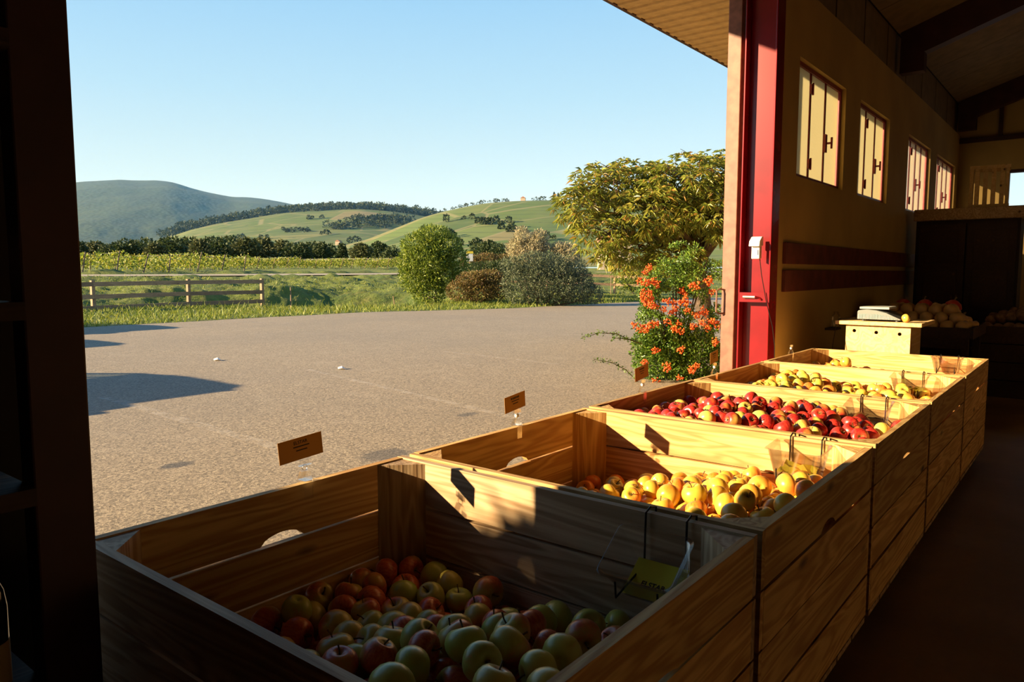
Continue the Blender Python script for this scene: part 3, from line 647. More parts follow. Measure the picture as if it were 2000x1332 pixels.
# ---- vine rows
posts = plain('weathered_post', (.16, .12, .085), .85, vary=.3)
wire = M['steel']
k = 0
for i in range(30):
    x0 = 22+i*2.25; near = x0 < 38.5; y0 = (61 if near else 84)+rng.uniform(-.5, .5); ln = 20 if near else 16; dx, dy = (.10, .995)
    zb = float(terr_z(np.array(x0), np.array(y0))); hgt = 1.6 if near else 1.5
    ORD = 'first second third fourth fifth sixth seventh eighth ninth tenth eleventh twelfth thirteenth fourteenth fifteenth sixteenth seventeenth eighteenth nineteenth twentieth twenty-first twenty-second twenty-third twenty-fourth'.split()
    where = ('%s near vine row behind the road, counted from the dark shelf' % ORD[i] if near else '%s far vine row with pale posts, counted from the near block' % ORD[i-8])
    r = empty('vine_row', (x0, y0, zb), label=where, cat='vine row', group='near vine rows behind the road' if near else 'far vine rows with pale posts')
    n = 520; tt = rng.random(n)**1.5*ln; P = np.stack([tt*dx+rng.normal(0, .42, n), tt*dy, .35+(hgt-.35)*rng.random(n)**.75+.12*rng.normal(0, 1, n)*(rng.random(n) < .3)], -1)
    V, F = leaves(P, rng.normal(0, 1, (n, 3)), rng.uniform(.16, .3, n), rng.uniform(.14, .24, n)); ob('foliage', np_mesh('foliage', V, F), L_vine, r, kind='stuff')
    ob('post', MB().tube([(-.05, .35, -.2), (-.05+random.uniform(0, .35), -.15, hgt+.05)], .055 if near else .045, 6), posts if near else M['fencewood'], r)
    ob('post', MB().tube([(dx*7, 7*dy, -.2), (dx*7, 7*dy, hgt)], .04, 6), posts, r)
    ob('wire', MB().tube([(0, .1, 1.5), (dx*ln, ln, 1.5)], .006, 4), wire, r)

# ---- the belt of trees on the plain (four crowns, copied)
def crown(seed, pts, n=1500, L=1.0):
    P, d = in_blobs([(x, y, z, r_, r_, r_) for (x, y, z, r_) in pts], n, .6); V, F = leaves(P, d+rng.normal(0, .7, P.shape), rng.uniform(.6, 1.3, n)*L, rng.uniform(.6, 1.2, n)*L*.85)
    return np_mesh('field_tree', V, F)
M['belt'] = leafmat('belt_tree_leaves', [(.025, .045, .012), (.055, .085, .022), (.04, .06, .016), (.085, .11, .03)], .7, .2)
M['belt2'] = leafmat('belt_tree_leaves_warm', [(.055, .07, .02), (.10, .115, .035), (.13, .13, .045)], .7, .2)
crowns = [crown(1, [(0, 0, 6, 3.6), (1.5, 0, 8.5, 2.8), (-1.6, .5, 8, 2.6), (0, 0, 3.2, 2.6), (.3, 0, 10.2, 2.0)]), crown(2, [(0, 0, 5, 4), (2.6, 0, 5.5, 3), (-2.6, 0, 5, 3.2), (.5, 0, 8, 2.8), (0, 0, 2.4, 3)]),
          crown(3, [(0, 0, 4, 2.2), (0, 0, 7, 2.4), (.3, 0, 10, 2.0), (0, 0, 12.5, 1.3)]), crown(4, [(0, 0, 4.5, 3.3), (1.8, 0, 7, 2.6), (-1.5, 0, 7.5, 2.5), (0, 0, 9, 2.0)])]
trunkm = MB().tube([(0, 0, -1), (0, 0, 4)], .3, 6).mesh('trunk'); trunkm.materials.append(M['bark'])
belt = [(100, 466, 1), (128, 470, 0), (160, 470, 0), (176, 474, 1), (198, 472, 3), (216, 478, 1), (236, 474, 0), (258, 468, 1), (276, 470, 0), (296, 466, 1), (312, 474, 3), (330, 466, 0), (346, 463, 1), (364, 466, 0), (380, 464, 1), (396, 467, 3), (414, 464, 0), (432, 464, 1), (450, 462, 0), (468, 463, 1), (486, 465, 3), (504, 467, 0), (520, 464, 3),
        (556, 469, 3), (576, 474, 1), (594, 474, 0), (612, 473, 1), (632, 473, 0), (646, 477, 1), (672, 476, 2), (708, 475, 3), (744, 472, 0), (768, 481, 1), (940, 474, 1), (958, 470, 0), (975, 476, 1)]
def ordinal(n_):
    o1 = 'zeroth first second third fourth fifth sixth seventh eighth ninth tenth eleventh twelfth thirteenth fourteenth fifteenth sixteenth seventeenth eighteenth nineteenth'.split()
    return o1[n_] if n_ < 20 else {2: 'twentieth', 3: 'thirtieth', 4: 'fortieth'}[n_//10] if n_ % 10 == 0 else {2: 'twenty', 3: 'thirty', 4: 'forty'}[n_//10]+'-'+o1[n_ % 10]
blab = {0: 'dark leafy', 1: 'broad spreading', 2: 'slim upright', 3: 'paler green'}
for j, (u, py, kd) in enumerate(belt):
    R_ = 300+26*((j*3) % 5); d = FWD+RGT*((u-1000)/FPX); a = math.atan2(d.y, d.x); k_ = math.hypot(d.x, d.y)
    dd = d+UPV*((666-py)/FPX); ztop = CH+dd.z/math.hypot(dd.x, dd.y)*R_; zb = 3.0
    sc = (ztop-zb)/(12.2 if kd == 0 else 10.8 if kd == 1 else 13.8 if kd == 2 else 11)
    o = ob('field_tree', crowns[kd], M['belt2' if kd == 3 else 'belt'], None, (R_*math.cos(a), R_*math.sin(a), zb), (0, 0, random.uniform(0, 6)), label='%s field tree, %s along the belt counted from the dark shelf' % (blab[kd], ordinal(j+1)), cat='tree', group='tree belt behind the vines')
    o.scale = (sc*1.25, sc*1.25, sc); ob('trunk', trunkm, None, o)
# woods on the hills: uncountable
def woods(name, label, spots, spread, size, mat, n_each, nl=34):
    C_ = np.repeat(np.array(spots, float), n_each, 0); m = len(C_); C_ = C_+rng.normal(0, 1, (m, 3))*np.array([spread, spread, 0]); sz = size*rng.uniform(.55, 1.25, m)
    d = unit(rng.normal(0, 1, (m, nl, 3))+np.array([0, 0, .35])); P = C_[:, None]+d*sz[:, None, None]*np.array([.85, .85, 1.0])*rng.uniform(.6, 1.0, (m, nl, 1))+np.array([0, 0, .5])*sz[:, None, None]
    P = P.reshape(-1, 3); ss = np.repeat(sz, nl); V, F = leaves(P, d.reshape(-1, 3)+rng.normal(0, .6, P.shape), ss*rng.uniform(.35, .7, len(P)), ss*rng.uniform(.35, .6, len(P)))
    ob(name, np_mesh(name, V, F), mat, kind='stuff', label=label, cat='woods')
def on(Vg, px0, px1, npx, px, rfrac, nr):
    i = int(round((px-px0)/(px1-px0)*(npx-1))); return tuple(Vg[max(0, min(npx-1, i)), max(0, min(nr-1, int(round(rfrac*(nr-1)/1.25))))])
M['hillwood'] = leafmat('hill_wood_leaves', [(.022, .04, .012), (.05, .075, .02), (.035, .055, .015), (.075, .095, .028)], .8, .15)
woods('hill_woods', 'dark woodland along the crest of the low vineyard hill', [on(VV, 230, 1120, 240, u, r_, 90) for u in range(345, 860, 5) for r_ in ((.93, .98, 1.0) if u < 600 else (.9, .95, 1.0))], 14, 5.6, M['hillwood'], 4)
woods('hill_copse', 'dark copse crossing the middle of the vineyard hill', [on(VV, 230, 1120, 240, u, .62+.0006*(u-660)+.03*math.sin(u*.1), 90) for u in range(655, 810, 5)]+[on(VV, 230, 1120, 240, u, .67+.0006*(u-660), 90) for u in range(705, 800, 6)], 9, 5.2, M['hillwood'], 4)
woods('slope_trees', 'scattered small trees dotted over the vineyard slopes', [on(VV, 230, 1120, 240, u, r_, 90) for u, r_ in ((480, .55), (520, .5), (566, .62), (572, .58), (590, .6), (600, .57), (645, .52), (700, .4), (722, .42), (470, .4), (545, .35), (620, .75))]+[on(VR, 540, 1720, 300, u, r_, 100) for u, r_ in ((830, .6), (870, .5), (925, .35), (960, .3), (985, .55), (1000, .5), (905, .7), (940, .62), (950, .6), (970, .62), (1060, .4))], 7, 3.4, M['hillwood'], 3, 90)
woods('crest_trees', 'row of small trees on the skyline of the terraced hill', [on(VR, 540, 1720, 300, u, .99, 100) for u in (872, 885, 893, 900, 908, 915, 923, 932, 945, 954, 966, 975, 985, 993, 1040, 1050, 1062, 1300, 1340)], 3.0, 2.4, M['hillwood'], 2)
for u, hh, lb in ((1081, 11.5, 'taller of two dark poplars on the terraced hill skyline'), (1087, 10.5, 'shorter of two dark poplars on the terraced hill skyline')):
    p = on(VR, 540, 1720, 300, u, .98, 100); o = ob('poplar', crowns[2], M['belt'], None, (p[0], p[1], p[2]-1), label=lb, cat='tree'); o.scale = (.62, .62, hh/13.8)
# farmhouse and hut on the slope
M['lime'] = plain('limewash', (.46, .37, .26), .85); M['tile'] = plain('roof_tile', (.38, .17, .09), .8)
def house(p, w_, d_, h_, lb, rz=.6):
    r = empty('house', p, (0, 0, rz), label=lb, cat='house')
    ob('wall', MB().box(-w_/2, w_/2, -d_/2, d_/2, -1, h_), M['lime'], r); ob('roof', MB().prism([(-d_/2-.3, h_), (d_/2+.3, h_), (0, h_+d_*.32)], 0, -w_/2-.3, w_/2+.3), M['tile'], r)
    for s_ in (-.25, .25): ob('window', MB().box(w_*s_-.5, w_*s_+.5, -d_/2-.04, -d_/2+.02, h_*.4, h_*.75), M['dark'], r)
house(on(VV, 230, 1120, 240, 665, .36, 90), 11, 6, 4, 'small white hut on the vineyard slope')
house(on(VR, 540, 1720, 300, 1020, 1.0, 100), 9, 6, 3.2, 'low building on the crest of the terraced hill')
def barn():
    p = at(1200, 470, 1, 62); house((p.x, p.y, 2.2), 5, 4, p.z-2.6, 'pale tiled building glimpsed through the big tree', -.9)
barn()
house((286*math.cos(math.atan2((FWD+RGT*((448-1000)/FPX)).y, (FWD+RGT*((448-1000)/FPX)).x)), 286*math.sin(math.atan2((FWD+RGT*((448-1000)/FPX)).y, (FWD+RGT*((448-1000)/FPX)).x)), 3), 4, 3, 2.4, 'pinkish house between the trees of the belt')

# ---- fences, stakes, markers
def fence(pts, rails, label, extend=0):
    r = empty('rail_fence', pts[0], label=label, cat='fence'); b0 = Vector(pts[0])
    for p in pts:
        q = Vector(p)-b0; ob('post', MB().box(-.055, .055, -.055, .055, -.25, 1.02), M['fencewood'], r, q, (0, 0, .15))
    for a, b in zip(pts, pts[1:]):
        A = Vector(a)-b0; B = Vector(b)-b0; d = B-A; ln = d.length; an = math.atan2(d.y, d.x); sl = -math.asin((B.z-A.z)/ln)
        for z in rails: ob('rail', MB().box(0, ln, -.02, .02, -.07, .07), M['fencewood'], r, A+Vector((0, -.07, z)), (0, sl, an))
fence([(3.4, 25.0, .0), (6.8, 25.1, .0), (10.17, 25.2, .03), (13.5, 25.5, .05), (16.4, 25.4, .05)], (.90, .50, .14), 'weathered three rail fence on the grass beyond the asphalt')
q = [gpt(u, v_) for u, v_ in ((925, 573), (993, 573), (1068, 573), (1137, 574), (1200, 574), (1262, 575))]
fence([(p.x, p.y, p.z) for p in q], (.95, .5), 'timber fence half hidden behind the shrub hedge')
for u, v_, lb in ((567, 598, 'pale stake leaning at the mouth of the ditch'), (552, 594, 'thin bare stake beside the ditch mouth'), (770, 592, 'slim stake at the grass edge near the tall bush')):
    p = gpt(u, v_, .0); ob('stake', MB().tube([(0, 0, -.2), (.04, 0, .5), (-.02+random.uniform(-.1, .12), 0, 1.0)], [.035, .03, .022], 6), M['fencewood'], None, p, label=lb, cat='stake')
M['yellow'] = plain('yellow_cap', (.80, .60, .05), .5)
for u, v_, hz, lb in ((918, 578, 2.15, 'yellow capped white marker post above the hedge'), (1193, 576, 1.75, 'yellow marker post behind the timber fence')):
    p = gpt(u, v_, .1); r = empty('marker_post', p, label=lb, cat='marker')
    ob('pole', MB().tube([(0, 0, -.2), (0, 0, hz-.4)], .02, 8), M['fencewood'], r); ob('plate', MB().box(-.16, .16, -.02, .02, hz-.5, hz-.12), M['white'] if u < 1000 else M['yellow'], r, (0, 0, 0), (0, 0, -.75)); ob('cap', MB().box(-.17, .17, -.03, .03, hz-.12, hz), M['yellow'], r, (0, 0, 0), (0, 0, -.75))
for u, v_, lb in ((425, 704, 'scrap of white litter lying on the asphalt nearer the post'), (668, 721, 'scrap of white litter lying in the middle of the asphalt')):
    p = at(u, v_, 2, 0); ob('litter', MB().add([(-.07, -.03, .003), (.05, -.05, .006), (.08, .02, .02), (.0, .06, .008), (-.06, .03, .025), (0, 0, .045)], [(0, 1, 5), (1, 2, 5), (2, 3, 5), (3, 4, 5), (4, 0, 5), (4, 3, 2, 1, 0)]), M['white'], None, p, (0, 0, random.uniform(0, 3)), label=lb, cat='litter')

# ================================================================== crates
CY0, CY1, CT = .585, 1.765, .72
CR = [(.655, 1.640), (1.672, 2.735), (2.772, 3.825), (3.862, 4.925), (4.965, 6.055)]
TH, BH, BP = .022, .1445, .152
def board_mesh(name, L, hole):
    if not hole: poly = [(0, 0), (L, 0), (L, BH), (0, BH)]
    else:
        c, hw, hh = L*.52, .070, .026 if hole is True else hole; arc = [(c-hw+2*hw*i/10, hh*math.sin(math.pi*(i/10))**.55) for i in range(11)]
        poly = [(0, 0)]+arc+[(L, 0), (L, BH), (0, BH)]
    me = MB().prism(poly, 1, -TH/2, TH/2).mesh(name); return me
WHICH = ['nearest the camera, in shade', 'second from the camera, holding golden apples', 'third from the camera, heaped with red apples', 'fourth from the camera, beside the red column', 'last in the row, before the scale counter']
crates = []
for k, (x0, x1) in enumerate(CR):
    rr = random.Random(k); r = empty('fruit_crate', (x0, CY0, 0), label='large pine fruit crate ' + WHICH[k], cat='crate', group='row of fruit crates along the doorway'); crates.append(r)
    LX, LY = x1-x0, CY1-CY0
    mx = board_mesh('board', LX-2*TH, False); mxh = board_mesh('board', LX-2*TH, True); mxa = board_mesh('board', LX-2*TH, .026 if k == 1 else .010); my = board_mesh('board', LY, False)
    my.materials.append(M['crate_old'] if k == 0 else M['crate']); mx.materials.append(M['crate']); mxh.materials.append(M['crate']); mxa.materials.append(M['crate'])
    for b in range(4):
        z = CT-BP*(b+1)+(BP-BH)
        for xx in (TH/2, LX-TH/2): ob('board', my, None, r, (xx, 0, z+rr.uniform(-.002, .002)), (0, 0, math.pi/2))
        for yy in (TH/2, LY-TH/2): ob('board', (mxa if yy < .5 else mxh) if b == 0 else mx, None, r, (TH, yy+rr.uniform(-.001, .001), z+rr.uniform(-.002, .003)), (0, 0, 0))
    pp = .105
    for (cx, cy, sx_, sy_) in ((TH, TH, 1, 1), (LX-TH, TH, -1, 1), (TH, LY-TH, 1, -1), (LX-TH, LY-TH, -1, -1)):
        poly = [(cx, cy), (cx+sx_*pp, cy), (cx, cy+sy_*pp)]
        if sx_*sy_ < 0: poly = poly[::-1]
        # long axis along local X so that the grain runs up the post
        m_ = MB().prism([(p[0], p[1]) for p in poly], 2, .1, CT-.004)
        m_.v = [(z_, x_, y_) for (x_, y_, z_) in m_.v]
        o = ob('corner_post', m_, M['crate'] if k else M['crate_old'], r); o.matrix_local = Matrix(((0, 1, 0, 0), (0, 0, 1, 0), (1, 0, 0, 0), (0, 0, 0, 1)))
    for i in range(6): ob('floor_board', MB().box(0, LY, -.08, .08, 0, .018), M['crate_old'], r, (.09+i*(LX-.18)/5, 0, .094), (0, 0, math.pi/2))
    for xx in (.05, LX/2, LX-.05): ob('skid', MB().box(.06, LY-.06, -.045, .045, 0, .093), M['crate_old'], r, (xx, 0, 0), (0, 0, math.pi/2))

# ================================================================== apples
def apple_mesh(name, R=.04, seg=18, rings=12, var=0):
    rnd_ = random.Random(var); tall = rnd_.uniform(.84, .97); pr = []
    for i in range(rings+1):
        ph = math.pi*i/rings; r_ = R*math.sin(ph)**.92*(1+.05*math.cos(ph)) if 0 < i < rings else R*.02
        z = R*tall*math.cos(ph)
        z -= R*.42*math.exp(-(r_/(R*.30))**2) if ph < math.pi/2 else 0
        z += R*.26*math.exp(-(r_/(R*.26))**2) if ph > math.pi/2 else 0
        pr.append((r_, z))
    mb = MB(); v = []
    for i, (r_, z) in enumerate(pr):
        for s_ in range(seg):
            th = 2*math.pi*s_/seg; lb = 1+.025*math.cos(5*th+var)*(i/rings)+.02*math.sin(2*th+var)
            v.append((r_*lb*math.cos(th), r_*lb*math.sin(th), z+.03*R*math.sin(th+var)))
    f = [(i*seg+(s_+1) % seg, i*seg+s_, (i+1)*seg+s_, (i+1)*seg+(s_+1) % seg) for i in range(rings) for s_ in range(seg)]
    f.append(tuple(range(seg))); f.append(tuple(range(rings*seg, rings*seg+seg))[::-1])
    return mb.add(v, f).mesh(name, True)
stem_me = MB().tube([(0, 0, .018), (.001, 0, .032), (.006, .002, .045)], [.0022, .0016, .0022], 5).mesh('stem'); stem_me.materials.append(M['stem'])
low = apple_mesh('apple_low', seg=10, rings=7); lowV = np.array([v.co[:] for v in low.vertices]); lowF = [tuple(p.vertices) for p in low.polygons]
def pack(box, fill, n, r0, r1, seed, depth=.135):
    g = np.random.default_rng(seed); x0, x1, y0, y1 = box; R = g.uniform(r0, r1, n)
    P = np.stack([g.uniform(x0+.04, x1-.04, n), g.uniform(y0+.04, y1-.04, n), np.zeros(n)], -1); P[:, 2] = fill(P[:, 0], P[:, 1])-g.random(n)*depth
    for it in range(170):
        d = P[:, None]-P[None]; L = np.sqrt((d**2).sum(-1))+np.eye(n); ov = np.maximum(0, (R[:, None]+R[None])*.965-L); np.fill_diagonal(ov, 0)
        P = P+(d/L[..., None]*(ov*.5)[..., None]).sum(1)*.55
        P[:, 2] -= .0022*(1-it/170)
        P[:, 0] = np.clip(P[:, 0], x0+R, x1-R); P[:, 1] = np.clip(P[:, 1], y0+R, y1-R)
        P[:, 2] = np.maximum(P[:, 2], fill(P[:, 0], P[:, 1])-depth+R*.9)
    return P, R
def proj_np(P):
    q = P-np.array([0, 0, CH]); z = q@np.array(FWD); return 1000+FPX*(q@np.array(RGT))/z, 666-FPX*(q@np.array(UPV))/z, z
fills = [lambda x, y: .415+.165*np.exp(-((x-1.02)**2/.20+(y-.88)**2/.14)),
         lambda x, y: .450+.225*np.clip((1.72-y)/1.0, 0, 1)**.9+.02*np.sin(x*9),
         lambda x, y: .635+.085*np.exp(-((y-1.30)**2/.16))-.02*np.clip((.80-y)/.2, 0, 1),
         lambda x, y: .575+.145*np.exp(-((y-1.42)**2/.06))+.10*np.exp(-((y-.86)**2/.07)),
         lambda x, y: .46+.27*np.exp(-((y-1.53)**2/.035+(x-5.8)**2/.14))]
cnt = [265, 310, 300, 300, 240]; rad = [(.040, .048), (.034, .042), (.036, .043), (.036, .043), (.035, .042)]
allP = []; allR = []; allK = []
for k, (x0, x1) in enumerate(CR):
    P, R = pack((x0+TH+.004, x1-TH-.004, CY0+TH+.004, CY1-TH-.004), fills[k], cnt[k], *rad[k], 40+k)
    # keep clear of the triangular corner posts
    for (cx, cy, sx_, sy_) in ((x0, CY0, 1, 1), (x1, CY0, -1, 1), (x0, CY1, 1, -1), (x1, CY1, -1, -1)):
        a_ = np.abs(P[:, 0]-cx)+np.abs(P[:, 1]-cy); lim = pp+2*TH+R*1.41; push = np.maximum(0, lim-a_)*.5; P[:, 0] += sx_*push; P[:, 1] += sy_*push
    allP.append(P); allR.append(R); allK.append(np.full(len(R), k))
P = np.concatenate(allP); R = np.concatenate(allR); K = np.concatenate(allK)
# which apples can be seen: small depth raster of discs, crate walls as blockers
u, v, z = proj_np(P); pr_ = FPX*R/z; S4 = 4
depth = np.full((333, 500), 1e9); owner = np.full((333, 500), -1)
top = P+np.array([0, 0, 1])*R[:, None]*.6; blocked = np.zeros(len(P), bool)
for (x0, x1) in CR:
    for xw in (x0+TH/2, x1-TH/2):
        t_ = xw/top[:, 0]; yy = top[:, 1]*t_; zz = CH+(top[:, 2]-CH)*t_; blocked |= (t_ < .985) & (yy > CY0) & (yy < CY1) & (zz < CT-.005)
    t_ = (CY0+TH/2)/top[:, 1]; xx = top[:, 0]*t_; zz = CH+(top[:, 2]-CH)*t_; blocked |= (t_ < .985) & (xx > x0) & (xx < x1) & (zz < CT-.005)
for i in np.argsort(-z):
    if blocked[i]: continue
    cu, cv, rr_ = u[i]/S4, v[i]/S4, pr_[i]/S4
    a0, a1, b0, b1 = int(max(0, cv-rr_)), int(min(332, cv+rr_+1)), int(max(0, cu-rr_)), int(min(499, cu+rr_+1))
    if a1 <= a0 or b1 <= b0: continue
    yy, xx = np.mgrid[a0:a1+1, b0:b1+1]; m_ = (xx-cu)**2+(yy-cv)**2 <= rr_**2
    sl = (slice(a0, a1+1), slice(b0, b1+1)); ow = owner[sl]; ow[m_] = i
area = np.bincount(owner[owner >= 0], minlength=len(P))
order = np.argsort(-area); chosen = [i for i in order if area[i] >= 2][:298]
variants = []
for nm, mt in (('apple_pink', 0), ('apple_gold', 1), ('apple_red', 2), ('apple_mix', 3)):
    vv = []
    for q in range(4):
        me = apple_mesh('apple', var=q); me.materials.append(M[nm]); vv.append(me)
    variants.append(vv)
kindof = [0, 1, 2, 3, 3]
CW = ['in the nearest, shaded crate', 'in the second crate, lying in full sun', 'in the third crate of red fruit', 'in the fourth crate beside the red column', 'in the last crate before the scale counter']
GR = ['apples in the nearest crate', 'apples in the second crate', 'apples in the third crate', 'apples in the fourth crate', 'apples in the last crate']
CZ = ['of the nearest shaded crate', 'of the sunny second crate', 'of the third, red apple crate', 'of the fourth crate', 'of the last crate']
def zone(p, k):
    fx = (p[0]-CR[k][0])/(CR[k][1]-CR[k][0]); fy = (p[1]-CY0)/(CY1-CY0)
    a_ = 'far' if fx > .66 else 'near' if fx < .33 else 'middle'; b_ = 'outdoor' if fy > .66 else 'aisle' if fy < .33 else ''
    if not b_: return {'far': 'midway along the far board', 'near': 'midway along the near board', 'middle': 'in the centre'}[a_]
    return 'at the %s %s corner' % (a_, b_) if a_ != 'middle' else 'halfway along the %s side' % b_
for n_, i in enumerate(chosen):
    k = int(K[i]); rr = random.Random(1000+int(i)); t_ = rr.random()
    if k == 0:
        if t_ < .38: c, a, nm = (rr.uniform(.30, .42), rr.uniform(.36, .44), .07), rr.uniform(.0, .22), 'pale green apple'
        elif t_ < .75: c, a, nm = (.46, .38, .07), rr.uniform(.38, .55), 'red blushed green apple'
        else: c, a, nm = (.50, .32, .06), rr.uniform(.7, .95), 'mostly red apple'
    elif k == 1:
        if t_ < .9: c, a, nm = (rr.uniform(.66, .74), rr.uniform(.34, .44), .035), rr.uniform(.15, .58), 'golden yellow apple'
        else: c, a, nm = (.72, .36, .05), rr.uniform(.7, .95), 'orange red apple'
    elif k == 2:
        if t_ < .72: c, a, nm = (.62, .30, .05), rr.uniform(.72, 1.0), 'deep red apple'
        else: c, a, nm = (.70, .52, .10), rr.uniform(.25, .5), 'red cheeked yellow apple'
    else:
        if t_ < .6: c, a, nm = (rr.uniform(.62, .72), .52, .07), rr.uniform(.1, .4), 'yellow green apple'
        else: c, a, nm = (.70, .44, .06), rr.uniform(.5, .75), 'orange blushed apple'
    me = variants[kindof[k]][i % 4]
    o = ob('apple', me, None, None, P[i], (rr.gauss(0, .9), rr.gauss(0, .9), rr.uniform(0, 6.28)), label=nm+', '+zone(P[i], k)+' '+CZ[k], cat='apple', group=GR[k])
    s_ = R[i]/.04*.975; o.scale = (s_, s_, s_*rr.uniform(.93, 1.03)); o.color = (*c, a)
    if area[i] > 8: ob('stem', stem_me, None, o)
cs = set(chosen)
for k in range(5):
    ids = [i for i in range(len(P)) if K[i] == k and i not in cs]
    Vl = []; Fl = []
    for q, i in enumerate(ids):
        a_ = rng.normal(0, .8, 3); Rm = np.array(Matrix.Rotation(a_[0], 3, 'X') @ Matrix.Rotation(a_[1], 3, 'Y') @ Matrix.Rotation(a_[2]*3, 3, 'Z'))
        Vl.append((lowV*(R[i]/.04))@Rm.T+P[i]); Fl += [tuple(j+q*len(lowV) for j in f) for f in lowF]
    me = bpy.data.meshes.new('apple_heap'); me.from_pydata([tuple(p) for p in np.concatenate(Vl)], [], Fl); me.polygons.foreach_set('use_smooth', [True]*len(me.polygons))
    o = ob('apple_heap', me, M[('apple_pink', 'apple_gold', 'apple_red', 'apple_mix', 'apple_mix')[k]], kind='stuff', label='lower layer of apples '+CW[k], cat='apples'); o.color = ((.45, .34, .07, .5), (.72, .46, .05, .3), (.5, .22, .05, .85), (.66, .48, .07, .35), (.66, .48, .07, .35))[k]

# ================================================================== price cards in clear clips
def text(s_, size, parent, loc, mat=None, rot=(math.pi/2, 0, 0), name='lettering', bold=0):
    cu = bpy.data.curves.new(name, 'FONT'); cu.body = s_; cu.size = size; cu.align_x = 'CENTER'; cu.align_y = 'CENTER'; cu.offset = bold; cu.extrude = .0002
    tmp = bpy.data.objects.new(name, cu); me = bpy.data.meshes.new_from_object(tmp); bpy.data.objects.remove(tmp); me.materials.clear()
    return ob(name, me, mat or M['ink'], parent, loc, rot)
CARDS = [(1.240, .822, .142, .064, 'ELSTAR', 'first kraft price card, clipped to the nearest crate'), (2.222, .818, .140, .062, None, 'second kraft price card, clipped to the golden apple crate'), (3.232, .826, .155, .066, None, 'third kraft price card, in front of the firethorn'), (4.105, .824, .135, .068, None, 'fourth kraft price card, against the brown jamb'), (5.476, None, 0, 0, None, '')]
CLAB = ['nearest crate', 'golden apple crate', 'red apple crate', 'crate beside the red column', 'last crate, holding no card']
for k, (cx, cz, cw, ch, tx, lb) in enumerate(CARDS):
    h_ = empty('card_clip', (cx+.012, CY1-TH/2, CT), label='clear plastic card clip on the rim of the '+CLAB[k], cat='clip')
    ob('jaw', MB().box(-.014, .014, -.018, -.0145, -.045, .012).box(-.014, .014, .0145, .018, -.045, .012).prism([(-.018, .008), (.018, .008), (.007, .034), (-.007, .034)], 0, -.013, .013), M['clear'], h_)
    ob('ball', MB().lathe([(.001, .034), (.007, .037), (.0095, .043), (.007, .050), (.001, .053)], 10), M['white'] if k > 0 else M['clear'], h_, smooth=True)
    ob('gripper', MB().box(-.02, .02, -.006, -.0045, .052, .068).box(-.02, .02, .0025, .004, .052, .068).box(-.02, .02, -.006, .004, .050, .053), M['clear'], h_)
    if cz is None: continue
    c = empty('price_card', (cx, CY1-TH/2-.001, cz), (0, math.radians(-5), math.radians(-3 if k == 0 else 4)), label=lb, cat='card')
    ob('card', MB().box(-cw/2, cw/2, -.0006, .0006, -ch/2, ch/2), M['cardbrown'], c)
    if tx: text(tx, .0135, c, (0, -.0012, ch*.28), bold=.0002)
    else:
        for q in range(6): ob('print_mark', MB().box(-.0035, .0035, -.0012, -.0006, -.004, .004), M['ink'], c, (-.024+q*.0095, 0, ch*.28))
    for zz, hw in ((.10, .026), (-.07, .018)):
        ob('print_mark', MB().box(-hw, hw, -.0012, -.0006, -.0016, .0016), M['ink'], c, (.002, 0, ch*zz))

